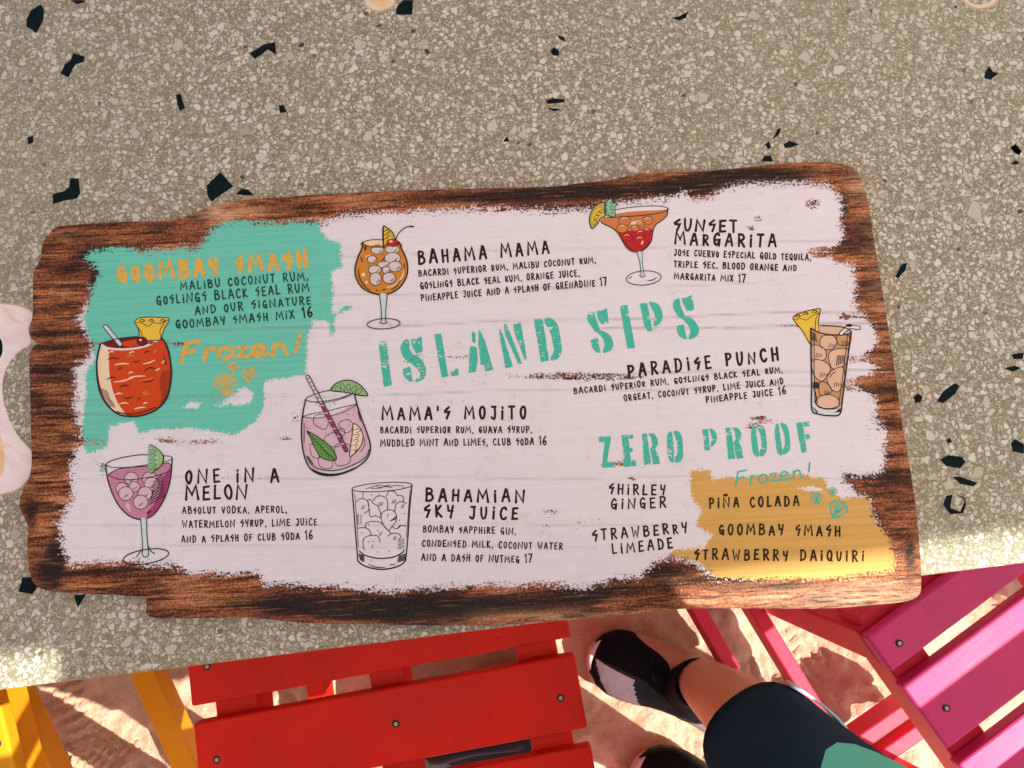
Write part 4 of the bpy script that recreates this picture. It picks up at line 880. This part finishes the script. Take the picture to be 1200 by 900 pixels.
for y in (95, 125, 155, 185): a.stroke([(255, y), (275, y-8), (290, y+4), (265, y+10)], 5, LINE)
a.fill([(500, 535), (522, 620), (535, 735), (555, 742), (562, 730), (545, 620), (545, 532)], BLU); a.stroke([(500, 535), (524, 620), (536, 735)], 6, LINE); a.stroke([(546, 532), (545, 620), (562, 728)], 6, LINE); a.stroke([(520, 735), (548, 748), (575, 732)], 6, LINE)
a.ring(558, 755, 154, 62, 7, LINE, -4); a.stroke([(590, 780), (640, 772), (675, 748)], 8, LINE, taper=True); a.stroke([(425, 760), (455, 742)], 7, LINE, False)
a.done()
# 7 tall glass
a = Art('drink_drawing', 'tall brown iced drink with pineapple wedge and bent straw', (920, 350), 6.0)
pw = [(58, 145), (70, 118), (110, 100), (160, 85), (240, 70), (247, 90), (235, 160), (238, 235), (205, 300), (180, 322), (120, 225)]
a.fill(pw, YLW); a.stroke(pw, 7, LINE, True, True); a.stroke([(60, 148), (110, 140), (150, 150), (190, 120), (240, 100)], 5, LINE)
for x, y in ((90, 122), (145, 104), (208, 90)): a.stroke([(x-20, y+8), (x, y-8), (x+18, y+2), (x-2, y+8)], 7, LINE)
a.stroke([(245, 95), (218, 140), (212, 230)], 5, LINE)
tg = [(182, 208), (184, 400), (188, 600), (190, 780), (240, 812), (310, 822), (385, 812), (405, 700), (430, 500), (466, 235)]
a.fill([(182, 215), (240, 235), (330, 252), (466, 240), (440, 430), (405, 700), (376, 770), (300, 775), (215, 740), (200, 500)], TAN)
a.fill([(250, 195), (330, 190), (420, 208), (462, 235), (400, 248), (300, 245), (245, 230)], LTN)
for P, m in (([(245, 300), (270, 262), (340, 262), (365, 310), (330, 355), (260, 350)], LTN), ([(370, 255), (450, 262), (440, 325), (375, 320)], TAN), ([(186, 335), (240, 330), (285, 365), (285, 420), (240, 440), (188, 425)], LTN), ([(306, 400), (340, 360), (440, 355), (436, 440), (400, 480), (330, 490)], LTN), ([(190, 440), (250, 432), (310, 465), (315, 520), (270, 575), (240, 575), (200, 530)], LTN), ([(295, 570), (310, 520), (400, 480), (420, 560), (380, 650), (330, 640)], LTN), ([(245, 590), (290, 590), (330, 650), (260, 680), (240, 660)], TAN), ([(215, 730), (240, 690), (310, 675), (370, 700), (378, 750), (320, 772), (250, 765)], LTN)):
    a.fill(P, m); a.stroke(P, 6, LINE, True, True)
for x, y, n in ((325, 325, 5), (415, 305, 5), (235, 395, 5), (265, 530, 6), (365, 600, 6), (295, 655, 4)):
    for k in range((n+1)//2+1): a.stroke([(x-18+k*13, y+22-k*3), (x-14+k*13, y-12+k*3)], 4.5, LINE, False)
for k in range(5): a.stroke([(360+k*13, 470-k*5), (372+k*11, 400)], 6, LINE, False)
for k in range(5): a.stroke([(190, 235+k*12), (215+k*3, 250+k*13)], 6, LINE, False); a.stroke([(200, 590+k*9), (235, 592+k*9)], 8, LINE, False)
for k in range(4): a.stroke([(205+k*6, 635+k*22), (215+k*4, 665+k*22)], 7, LINE, False)
a.stroke([(315, 555), (330, 530), (355, 515)], 6, LINE)
a.fill([(192, 745), (240, 780), (300, 788), (370, 780), (392, 760), (384, 808), (310, 820), (240, 810), (192, 780)], BLU); a.stroke([(210, 725), (240, 760), (300, 776), (360, 768)], 9, LINE)
for k in range(5): a.stroke([(195+k*6, 765+k*7), (225, 790+k*4)], 5, LINE, False); a.stroke([(350+k*2, 802-k*2), (388, 772+k*6)], 5, LINE, False)
a.stroke(tg, 10, LINE); a.stroke([(205, 240), (205, 480), (210, 720)], 5, LINE); a.stroke([(440, 262), (412, 500), (378, 740)], 5, LINE); a.stroke([(182, 208), (240, 238), (330, 254), (430, 252), (466, 236), (440, 212), (380, 195), (250, 188)], 8, LINE)
a.stroke([(392, 248), (448, 196), (520, 206)], 30, LINE, False); a.stroke([(394, 246), (449, 196), (518, 205)], 18, WHT, False); a.stroke([(440, 188), (462, 188)], 20, LINE, False)
a.done()

# ------------------------------------------------------------------ chairs
def screw_bm():
    bm = bmesh.new()
    bmesh.ops.create_cone(bm, cap_ends=True, segments=20, radius1=.0047, radius2=.0042, depth=.0014, matrix=Matrix.Translation((0, 0, .0004)))
    return bm
M_SCREW = None
def screw_mats():
    k = NM('screw_metal'); n = k.noise(k.obj(), 400, 3, .6); k.col(k.mix(n, (.30, .22, .14), (.46, .37, .27))); k.b.inputs['Metallic'].default_value = .7; k.rough(.45)
    k2 = NM('screw_socket'); k2.col((.015, .012, .01)); k2.rough(.8)
    return k.m, k2.m
MS, MSK = screw_mats()
def add_screw(parent, x, y, z):
    bm = screw_bm()
    b = len(bm.faces)
    r = bmesh.ops.create_cone(bm, cap_ends=True, segments=8, radius1=.0024, radius2=.0024, depth=.0006, matrix=Matrix.Translation((0, 0, .0012)))
    for f in list(bm.faces)[b:]: f.material_index = 1
    return bm_obj('screw', bm, [MS, MSK], parent, loc=(x, y, z))
SEAT = .47; SLW, SLG, SLT = .084, .0185, .021
def chair(label, mats, origin, rot, W, runners, first=-1, n=4, railw=.05, group='slatted wooden chairs around the table', rail_in=.018, xs=(.024, .5, .976), leg_in=0.03, leg_out=-.024, w0=None):
    """local x along the slats, local -y from the table side to the back; origin = table-side left corner of slat number 0"""
    top_m, frame_m = mats
    root = empty('slatted_chair', (origin.x, origin.y, 0), rot)
    tag(root, label, 'chair', group)
    p = SLW+SLG
    for i in range(first, first+n):
        sw = w0 if (w0 and i == first) else SLW; y = -i*p-SLW+sw/2
        s_ = bm_obj('seat_slat', box_bm((0, 0, -SLT/2), (W, sw, SLT), bevel=.003), top_m, root, loc=(W/2, y, SEAT))
        for f in xs: add_screw(s_, (f-.5)*W, rt.uniform(-.006, .006), 0)
    y0 = -first*p-(SLW-w0 if w0 else 0); y1 = -(first+n)*p+SLG; ym = (y0+y1)/2; D = y0-y1
    for x, ww in ((rail_in+railw/2, railw), (W/2, .042), (W-rail_in-railw/2, railw)):
        bm_obj('seat_rail', box_bm((x, ym, SEAT-SLT-.002-.03), (ww, D-.02, .06), bevel=.003), frame_m, root)
    bm_obj('front_apron', box_bm((W/2, y0+.006, SEAT-SLT-.034), (W-.02, .024, .062), bevel=.003), frame_m, root)
    lx0, lx1 = leg_in, W-leg_in
    for x in (lx0, lx1):
        bm_obj('leg', beam_bm((x, y0+leg_out, SEAT-SLT-.004), (x, y0+leg_out+.012, .0), .046, .05, Vector((0, 1, 0))), frame_m, root)
        bm_obj('leg', beam_bm((x, y1+.03, SEAT-SLT-.004), (x, y1-.02, .0), .046, .05, Vector((0, 1, 0))), frame_m, root)
        bm_obj('back_post', beam_bm((x, y1+.006, SEAT-.06), (x, y1-.09, SEAT+.60), .042, .032, Vector((0, 1, 0))), frame_m, root)
    for k in range(4):
        t = .13+k*.135; yy = y1+.006-.096*(t+.06)/.66
        s_ = bm_obj('back_slat', box_bm((0, 0, 0), (W, .018, .078), Matrix.Rotation(R(8), 3, 'X'), .003), top_m, root, loc=(W/2, yy+.028, SEAT+t))
    for (x, z, wx, hz, ya, yb) in runners:
        bm_obj('runner', beam_bm((x, ya, z), (x, yb, z), wx, hz), frame_m, root)
    return root
def rotdir(a, b):
    d = b-a; return math.atan2(d.y, d.x)
M_RED = paint_mat('red_gloss_paint', (.62, .012, .003), .42, .13, 11, wear=(.70, .16, .08)); M_RED2 = paint_mat('red_frame_paint', (.64, .018, .006), .45, .08, 8)
M_PK = paint_mat('magenta_paint', (.58, .026, .16), .5, .10, 10, wear=(.6, .2, .3), spec=.4); M_PK2 = paint_mat('magenta_frame_paint', (.60, .012, .055), .5, .08, 10, spec=.4)
M_OR = paint_mat('orange_yellow_paint', (.74, .33, .010), .45, .07, 10); M_OR2 = paint_mat('orange_yellow_frame_paint', (.72, .30, .010), .45, .08, 10)
# red chair
a0, a1 = at(226, 848, SEAT), at(673, 766, SEAT)
rr = rotdir(a0, a1); Wr = (a1-a0).length
chair('bright red slatted chair tucked under the near table edge', (M_RED, M_RED2), a0, rr, Wr, [(.035, .05, .03, .06, .2, -.3), (Wr-.035, .05, .03, .06, .2, -.3)], first=-2, n=5, xs=(.052, .515, .945))

def chair_bars(root, name, mat, bars, wx, hz):
    """boards of a chair between two pixels on a level z (top face), turned into the chair's own frame"""
    inv = Matrix.Rotation(-root.rotation_euler.z, 3, 'Z')
    for (p0, p1, z) in bars:
        a, b = at(*p0, z), at(*p1, z); a.z -= hz/2; b.z -= hz/2
        bm_obj(name, beam_bm(inv @ (a-root.location), inv @ (b-root.location), wx, hz), mat, root)
# magenta chair
b0, b1 = at(1057, 804, SEAT), at(1200, 697, SEAT)
rp = rotdir(b0, b1)
pk = chair('magenta pink slatted chair beside the standing person', (M_PK, M_PK2), b0, rp, .5, [], first=-1, n=4, xs=(.055, .5, .945), rail_in=.006, leg_in=.024, leg_out=-.020, w0=.047)
chair_bars(pk, 'runner', M_PK2, [((790, 663), (861, 787), .1), ((856, 663), (1010, 917), .1)], .024, .055)
chair_bars(pk, 'stretcher', M_PK2, [((985, 888), (1085, 818), .1), ((1012, 905), (1100, 843), .1)], .024, .055)
# orange chair
c1 = at(0, 826, SEAT); ro = rp-R(14)
orr = chair('orange yellow slatted chair on the sand left of the red chair', (M_OR, M_OR2), c1-Vector((math.cos(ro), math.sin(ro), 0))*.5, ro, .5, [], first=-2, n=5, leg_in=.03)
chair_bars(orr, 'runner', M_OR2, [((-10, 778), (68, 950), .1), ((150, 756), (238, 950), .1)], .036, .05)

# ------------------------------------------------------------------ person
def bake(o):
    """turn a modifier stack into plain mesh"""
    dg = bpy.context.evaluated_depsgraph_get(); dg.update()
    me = bpy.data.meshes.new_from_object(o.evaluated_get(dg)); o.modifiers.clear(); o.data = me
def skin(name, V, E, rad, mat, root=0, parent=None, sub=2, org=None):
    me = bpy.data.meshes.new(name); me.from_pydata([tuple(Vector(v)-org) for v in V], E, []); o = bpy.data.objects.new(name, me); link(o, parent)
    m = o.modifiers.new('skin', 'SKIN'); m.use_smooth_shade = True
    for i, d in enumerate(me.skin_vertices[0].data):
        r = rad[i]; d.radius = (r, r) if not isinstance(r, tuple) else r; d.use_root = (i == root)
    su = o.modifiers.new('sub', 'SUBSURF'); su.levels = sub; su.render_levels = sub
    bake(o); o.data.materials.clear(); o.data.materials.append(mat)
    o.data.polygons.foreach_set('use_smooth', [True]*len(o.data.polygons))
    return o
def loft(name, rings, mats, parent, org, cap0=True, cap1=True, mi=None, smooth=True):
    n = len(rings[0]); V = [p for r in rings for p in r]; F = []; M = []
    for i in range(len(rings)-1):
        for j in range(n):
            F.append([i*n+j, i*n+(j+1) % n, (i+1)*n+(j+1) % n, (i+1)*n+j]); M.append(mi(i, j) if mi else 0)
    if cap0: F.append(list(range(n))[::-1]); M.append(mi(0, 0) if mi else 0)
    if cap1: F.append([(len(rings)-1)*n+j for j in range(n)]); M.append(mi(len(rings)-2, 0) if mi else 0)
    return mesh_obj(name, V, F, mats, parent, org=org, midx=M, smooth=smooth)
def person():
    ank1 = at(822, 798, .10); ank2 = at(872, 968, .10)
    toe1 = at(700, 765, .03); heel1 = at(842, 826, .03)
    fwd = (toe1-heel1); fwd.z = 0; fwd.normalize(); side = Vector((-fwd.y, fwd.x, 0)); up = Vector((0, 0, 1))
    k = NM('skin'); v = k.obj(); n = k.noise(v, 30, 5, .6); n2 = k.noise(v, 500, 2, .5)
    c = k.mix(n, (.52, .225, .125), (.62, .30, .175)); c = k.mix(k.math('MULTIPLY', k.step(n2, .5, .75), .25), c, (.36, .13, .06))
    hr = k.noise(k.mapping(v, (330, 330, 28)), 1, 3, .6, .8); c = k.mix(k.math('MULTIPLY', k.step(hr, .62, .70), .45), c, (.20, .08, .04)); c = k.mix(k.math('MULTIPLY', k.step(k.noise(v, 9, 3, .5), .45, .7), .3), c, (.60, .22, .13))
    k.col(c); k.rough(.48); k.b.inputs['Subsurface Weight'].default_value = .08; k.b.inputs['Subsurface Radius'].default_value = (.01, .004, .002); k.bump(n2, .15, .0008)
    skinm = k.m
    hem = at(910, 881, .47)
    knee1 = Vector((ank1.x*.35+hem.x*.65, ank1.y*.35+hem.y*.65, .47)); 
    hipc = Vector(((ank1.x+ank2.x)/2, (ank1.y+ank2.y)/2, .93)); hipc.x, hipc.y = .35, -.385
    hip1 = hipc+Vector((-.04, .06, -.04)); hip2 = hipc*2-hip1; hip2.z = hip1.z
    knee2 = ank2*.5+hip2*.5; knee2.z = .49; knee2 += fwd*.02
    chest = hipc+Vector((.01, -.01, .36)); neck = chest+Vector((0, 0, .17)); 
    sgn = 1 if (hip1-hip2).dot(side) > 0 else -1
    sh1 = chest+side*sgn*.17+Vector((0, 0, .1)); sh2 = chest-side*sgn*.17+Vector((0, 0, .1))
    el1 = sh1+Vector((.03, -.02, -.27))-fwd*.02; el2 = sh2+Vector((.03, -.02, -.27))-fwd*.02
    ha1 = Vector((.13, -.03, 1.47)); ha2 = Vector((.09, -.12, 1.47))
    V = [hipc, hipc+up*.16, chest, neck, neck+up*.07+fwd*.01, neck+up*.15+fwd*.03, neck+up*.26+fwd*.02,
         hip1, knee1, (knee1*.62+ank1*.38)-fwd*.018, (knee1*.2+ank1*.8), ank1, ank1-up*.06+fwd*.03, ank1-up*.075+fwd*.13,
         hip2, knee2, (knee2*.62+ank2*.38)-fwd*.018, (knee2*.2+ank2*.8), ank2, ank2-up*.06+fwd*.03, ank2-up*.075+fwd*.13,
         sh1, el1, ha1+(el1-ha1).normalized()*.08, ha1, sh2, el2, ha2+(el2-ha2).normalized()*.08, ha2]
    E = [(0, 1), (1, 2), (2, 3), (3, 4), (4, 5), (5, 6), (0, 7), (7, 8), (8, 9), (9, 10), (10, 11), (11, 12), (12, 13), (0, 14), (14, 15), (15, 16), (16, 17), (17, 18), (18, 19), (19, 20),
         (2, 21), (21, 22), (22, 23), (23, 24), (2, 25), (25, 26), (26, 27), (27, 28)]
    rad = [.13, .125, .14, .06, .058, .085, .075, .085, .056, .060, .047, .043, .034, .026, .085, .056, .060, .047, .043, .034, .026, .055, .042, .028, .03, .055, .042, .028, .03]
    # fingers, five to a hand, curled as if holding something flat
    for wi, hnd, e in ((24, ha1, el1), (28, ha2, el2)):
        d = (hnd-e).normalized(); across = d.cross(up).normalized()
        for f in range(4):
            b = hnd+across*(-.027+.018*f)+d*.03; L = (.062, .072, .068, .052)[f]; i0 = len(V)
            V += [b, b+d*L*.5, b+d*L*.85-across*.004+up*.012]; E += [(wi, i0), (i0, i0+1), (i0+1, i0+2)]; rad += [.0095, .0085, .007]
        i0 = len(V); V += [hnd-across*.035+up*.01, hnd-across*.05+d*.03+up*.025]; E += [(wi, i0), (i0, i0+1)]; rad += [.012, .009]
    org = Vector((hipc.x, hipc.y, 0))
    body = skin('person', V, E, rad, skinm, 0, None, 2, org); body.location = org
    tag(body, 'person standing in dark shorts and black sneakers, seen from above', 'person')
    # nose, eyes and ears stay simple: the head is above the lens
    hd = neck+up*.17+fwd*.02
    hairm = paint_mat('dark_hair', (.03, .018, .012), .7, .3, 60)
    bm = bmesh.new(); bmesh.ops.create_uvsphere(bm, u_segments=24, v_segments=16, radius=.098, matrix=Matrix.Translation(hd+up*.035-fwd*.018-org) @ Matrix.Diagonal((1, .92, 1.08, 1)))
    bmesh.ops.bisect_plane(bm, geom=bm.verts[:]+bm.edges[:]+bm.faces[:], plane_co=hd-org+fwd*.05, plane_no=fwd*.8-up*.6, clear_outer=True)
    bm_obj('hair', bm, hairm, body, True)
    # shorts
    k = NM('navy_cloth'); v = k.obj(); w1 = k.noise(v, 900, 2, .5); n = k.noise(v, 14, 3, .5)
    k.col(k.mix(n, (.008, .029, .062), (.015, .047, .090))); k.rough(.9); k.b.inputs['Specular IOR Level'].default_value = .08; k.bump(k.math('ADD', k.math('MULTIPLY', w1, .5), k.noise(k.mapping(v, (14, 30, 5)), 1, 4, .6, .8)), .8, .012)
    navy = k.m
    def tube(p, q, r0, r1, m, n=36, wav=.03, e=1.0):
        d = (q-p); rings = []
        for i in range(m+1):
            t = i/m; c = p+d*t; r = r0+(r1-r0)*t
            rings.append([c+fwd*(r*1.12*math.cos(a)*(1+wav*math.sin(3*a+t*4+e)))+side*(r*.98*math.sin(a)*(1+wav*math.sin(4*a-t*5+e))) for a in [2*math.pi*j/n for j in range(n)]])
        return rings
    hb1 = hem.copy(); hb2 = Vector((knee2.x, knee2.y, .47))
    inner = [[c_*.0+(p-ctr)*.93+ctr for p in ring] for ring, ctr, c_ in ()]
    def leg_of_shorts(hb, hp, e):
        rg = tube(hb, hp+up*.02, .074, .090, 14, e=e, wav=.045)
        ctr = hb; inn = [ (p-ctr)*.94+ctr+up*.004 for p in rg[0]]; inn2 = [(p-ctr)*.85+ctr+up*.05 for p in rg[0]]
        return [inn2, inn]+rg
    loft('shorts', leg_of_shorts(hb1, hip1, 0)+[], navy, body, org, False, True)
    o2 = loft('shorts', leg_of_shorts(hb2, hip2, 2), navy, body, org, False, True)
    rg = []
    for t, rx, ry in ((.0, .10, .17), (.05, .125, .185), (.12, .13, .18), (.17, .125, .17)):
        c = hipc+up*(t-.08); rg.append([c+fwd*rx*math.cos(a)+side*ry*math.sin(a) for a in [2*math.pi*j/36 for j in range(36)]])
    o3 = loft('shorts', rg, navy, body, org)
    sh = [o for o in body.children if o.name.startswith('shorts')]
    bm = bmesh.new()
    for o in sh: bm.from_mesh(o.data)
    me = sh[0].data; bm.to_mesh(me); bm.free(); me.polygons.foreach_set('use_smooth', [True]*len(me.polygons))
    for o in sh[1:]: bpy.data.objects.remove(o)
    # pale blue trim along the outer hem of the front leg
    tm = paint_mat('pale_blue_trim', (.42, .62, .75), .7); full = tube(hb1-up*.002, hip1+up*.02, .0765, .0925, 14, wav=.045, e=0)
    tq = math.degrees(math.atan2(Vector((.75, .66, 0)).dot(side), Vector((.75, .66, 0)).dot(fwd))); js = [int(round(tq/10))+j for j in range(-3, 5)]; js = [j % 36 for j in js]
    global TRIM_DEBUG
    V_ = []; F_ = []
    for i in range(2):
        for j in js: V_.append(full[i][j] if i == 0 else full[0][j]*.35+full[1][j]*.65)
    nj = len(js)
    for j in range(nj-1): F_.append([j, j+1, nj+j+1, nj+j])
    t_ = mesh_obj('hem_trim', V_, F_, tm, sh[0], org=org, smooth=True)
    m_ = t_.modifiers.new('s', 'SOLIDIFY'); m_.thickness = .003; m_.offset = 1
    # shirt
    teal = NM('teal_cloth'); v = teal.obj(); teal.col(teal.mix(teal.noise(v, 12, 3, .5), (.07, .33, .24), (.10, .40, .30))); teal.rough(.85); teal.bump(teal.noise(v, 700, 2, .5), .3, .002)
    rg = []; tgt = at(960, 878, .90); dt = Vector((tgt.x-hipc.x, tgt.y-hipc.y, 0)); a0 = math.atan2(dt.dot(side), dt.dot(fwd)); reach = dt.length-math.hypot(.15*math.cos(a0), .20*math.sin(a0))-.035*math.cos(a0)
    def lobe(t, a, c):
        d = (a-a0+math.pi) % (2*math.pi)-math.pi
        return dt.normalized()*reach*math.exp(-(d/.24)**2)*math.exp(-(max(0, t+.03)/.05)**2)
    for t, rx, ry, off in ((-.03, .150, .20, .035), (.02, .150, .198, .030), (.12, .145, .19, .02), (.25, .145, .19, 0), (.36, .14, .2, 0), (.46, .11, .19, -.01), (.52, .07, .1, -.01)):
        c = hipc+up*t+fwd*off; rg.append([c+lobe(t, a, c)+fwd*rx*math.cos(a)*(1+.03*math.sin(5*a))+side*ry*math.sin(a)*(1+.02*math.sin(7*a+1)) for a in [2*math.pi*j/140 for j in range(140)]])
    shirt = loft('shirt', rg, teal.m, body, org, False, False)
    sb = bmesh.new(); sb.from_mesh(shirt.data)
    for s_, e_ in ((sh1, el1), (sh2, el2)):
        q = s_+(e_-s_)*.62; d = (q-s_).normalized(); x = d.cross(fwd).normalized(); y = d.cross(x)
        a_ = s_-d*.06; ring0 = None
        for t in (0, .5, 1):
            c = a_+(q-a_)*t; ring = [sb.verts.new(c+(x*math.cos(w)+y*math.sin(w))*(.072-.008*t)-org) for w in [2*math.pi*j/20 for j in range(20)]]
            if ring0:
                for j in range(20): sb.faces.new([ring0[j], ring0[(j+1) % 20], ring[(j+1) % 20], ring[j]])
            ring0 = ring
    sb.to_mesh(shirt.data); sb.free(); shirt.data.polygons.foreach_set('use_smooth', [True]*len(shirt.data.polygons))
    # sneakers
    k = NM('black_knit'); v = k.obj(); n = k.noise(v, 700, 2, .5); k.col(k.mix(n, (.003, .003, .004), (.008, .008, .009))); k.rough(.5); k.b.inputs['Specular IOR Level'].default_value = .12; k.bump(n, .4, .002); knit = k.m
    k = NM('mauve_mesh'); v = k.obj(); n = k.vor(v, 900)['Distance']; k.col(k.mix(k.step(n, .2, .6), (.23, .15, .16), (.14, .09, .10))); k.rough(.7); mauve = k.m
    k = NM('pale_rubber'); n = k.noise(k.obj(), 80, 4, .6); k.col(k.mix(n, (.62, .42, .40), (.74, .56, .55))); k.rough(.5); rub = k.m
    k = NM('pale_print'); k.col((.6, .55, .55)); k.rough(.5); pr = k.m
    L = (toe1-heel1).length
    def shoe(ank, is1):
        heel = heel1 if is1 else Vector((ank.x, ank.y, 0))-fwd*(ank1-heel1).dot(fwd)
        heel = Vector((heel.x, heel.y, 0)); sd = side
        e = empty('shoe', org); e.parent = body; e.location = (0, 0, 0)
        # outline of the sole: (along, half width towards +side, half width towards -side)
        S = [(0, .006, .006), (.008, .022, .022), (.03, .034, .034), (.07, .036, .035), (.12, .036, .034), (.17, .043, .038), (.21, .046, .041), (.245, .040, .037), (.268, .024, .024), (.28, .008, .008)]
        kx = (L+.012)/.28
        def outline(grow, z, zt=0.0, shift=0.0):
            Lp = [heel+fwd*(a*kx)+sd*(b*sc_+grow+shift) for a, b, c in S for sc_ in (1.08,)]
            Rp = [heel+fwd*(a*kx)-sd*(c*1.08+grow-shift) for a, b, c in S][::-1]
            P = []
            for i, p in enumerate(Lp+Rp):
                a = (p-heel).dot(fwd)/L; spring = .003*max(0, (a-.72)/.28)**2
                P.append(p+up*(z+spring))
            return [Vector(q) for q in catmull(P, 3, True)]
        low = -1 if side.y > 0 else 1                   # towards the lower left of the photograph
        rings = [outline(.000, .002, shift=low*.003), outline(.003, .012, shift=low*.005), outline(.003, .026, shift=low*.004), outline(.000, .034, shift=low*.002), outline(-.006, .035)]
        so_ = loft('sole', rings, rub, e, org, True, True)
        # upper: sections across the foot
        U = [(.002, .018, .050), (.015, .031, .078), (.045, .037, .098), (.08, .038, .105), (.11, .039, .096), (.135, .042, .086), (.16, .047, .076), (.19, .0505, .067), (.22, .050, .059), (.245, .044, .052), (.266, .031, .044), (.277, .016, .034)]
        rg = []
        for a, hw, h in U:
            c = heel+fwd*(a*kx); ring = []
            for j in range(57):
                an = math.pi*j/56; cc, ss = math.cos(an), math.sin(an)
                ring.append(c+sd*(hw*1.13*math.copysign(abs(cc)**.75, cc)+low*.001)+up*(.024+(h-.024)*ss**.8))
            rg.append(ring+[c+up*.022])
        rg2 = []
        for i in range(len(rg)-1):
            for t in (0, .17, .33, .5, .67, .83): rg2.append([p*(1-t)+q*t for p, q in zip(rg[i], rg[i+1])])
        rg2.append(rg[-1])
        def mi(i, j):
            a = i/(len(rg2)-1); jj = (j if low > 0 else 56-j)/2
            return 1 if (.47+.012*jj < a < .64+.022*jj and jj < 13) else 0
        loft('upper', rg2, [knit, mauve], e, org, True, True, mi)
        # sock collar round the ankle
        ca = heel+fwd*(.068*kx); rg = []
        for z, r in ((.06, .042), (.09, .044), (.118, .0425), (.125, .041), (.124, .037), (.10, .035)):
            c = Vector((ca.x, ca.y, 0))*(1-min(1, (z-.06)/.07))+Vector((ank.x, ank.y, 0))*min(1, (z-.06)/.07)
            rg.append([c+up*(z+.004*math.cos(w))+fwd*r*1.28*math.cos(w)+sd*r*1.02*math.sin(w) for w in [2*math.pi*j/28 for j in range(28)]])
        loft('collar', rg, knit, e, org, False, False)
        # laces: a bow at the throat of the shoe
        b0 = heel+fwd*(.155*kx)+up*.082
        for q, (sx, sy) in enumerate(((-.5, 1), (.6, 1), (.1, 1.2))):
            P = [b0, b0+sd*(.018*-low*sy)+fwd*(.014*sx)+up*.012, b0+sd*(.030*-low*sy)+fwd*(.022*sx)+up*.004, b0+sd*(.018*-low*sy)+fwd*(.026*sx-.004)+up*.004, b0+up*.001]
            cu = bpy.data.curves.new('lace', 'CURVE'); cu.dimensions = '3D'; cu.bevel_depth = .0022; sp = cu.splines.new('POLY'); CP = catmull(P, 6); sp.points.add(len(CP)-1)
            for i, p in enumerate(CP): sp.points[i].co = (*(p-org), 1)
            o = bpy.data.objects.new('lace', cu); link(o, e); dg = bpy.context.evaluated_depsgraph_get(); dg.update(); me = bpy.data.meshes.new_from_object(o.evaluated_get(dg)); bpy.data.objects.remove(o)
            o = bpy.data.objects.new('lace', me); link(o, e); me.materials.append(knit)
        # small pale mark on the instep: three upright bars
        for q in range(3):
            c = heel+fwd*(.128*kx-.004*q)+sd*(low*.006)
            bm_obj('printed_mark', box_bm(c+up*(.0905+.0028*q)-org, (.0022, .008-.002*abs(q-1), .0012), Matrix.Rotation(math.atan2(fwd.y, fwd.x)+.5, 3, 'Z'), 0), pr, e)
        # heel clip
        bm_obj('heel_clip', box_bm(heel+fwd*.03+sd*(low*.040)+up*.024-org, (.055, .016, .03), Matrix.Rotation(math.atan2(fwd.y, fwd.x)-low*.12, 3, 'Z'), .006), mauve, e)
    shoe(ank1, True); shoe(ank2, False)
person()

# ------------------------------------------------------------------ black bag under the red chair
def bag():
    k = NM('black_nylon'); v = k.obj(); n = k.noise(v, 20, 4, .6); k.col(k.mix(n, (.006, .006, .008), (.014, .015, .02))); k.rough(.65); k.bump(k.math('ADD', n, k.noise(v, 600, 2, .5)), .4, .006)
    c = at(560, 884, .16); r = empty('black_bag', (c.x, c.y, .0), R(10))
    tag(r, 'black soft bag lying on the sand under the red chair', 'bag')
    bm = box_bm((0, 0, .075), (.26, .12, .15), bevel=.03, seg=4); bm_obj('bag_body', bm, k.m, r, True)
    P = [(-.07, 0, .145), (-.06, .01, .19), (0, .02, .21), (.06, .01, .19), (.07, 0, .145)]
    cu = bpy.data.curves.new('handle', 'CURVE'); cu.dimensions = '3D'; cu.bevel_depth = .007; sp = cu.splines.new('POLY'); CP = catmull(P, 6); sp.points.add(len(CP)-1)
    for i, p in enumerate(CP): sp.points[i].co = (*p, 1)
    o = bpy.data.objects.new('handle', cu); link(o, r); dg = bpy.context.evaluated_depsgraph_get(); dg.update(); me = bpy.data.meshes.new_from_object(o.evaluated_get(dg)); bpy.data.objects.remove(o)
    me.materials.clear(); me.materials.append(k.m); o = bpy.data.objects.new('handle', me); link(o, r)
bag()
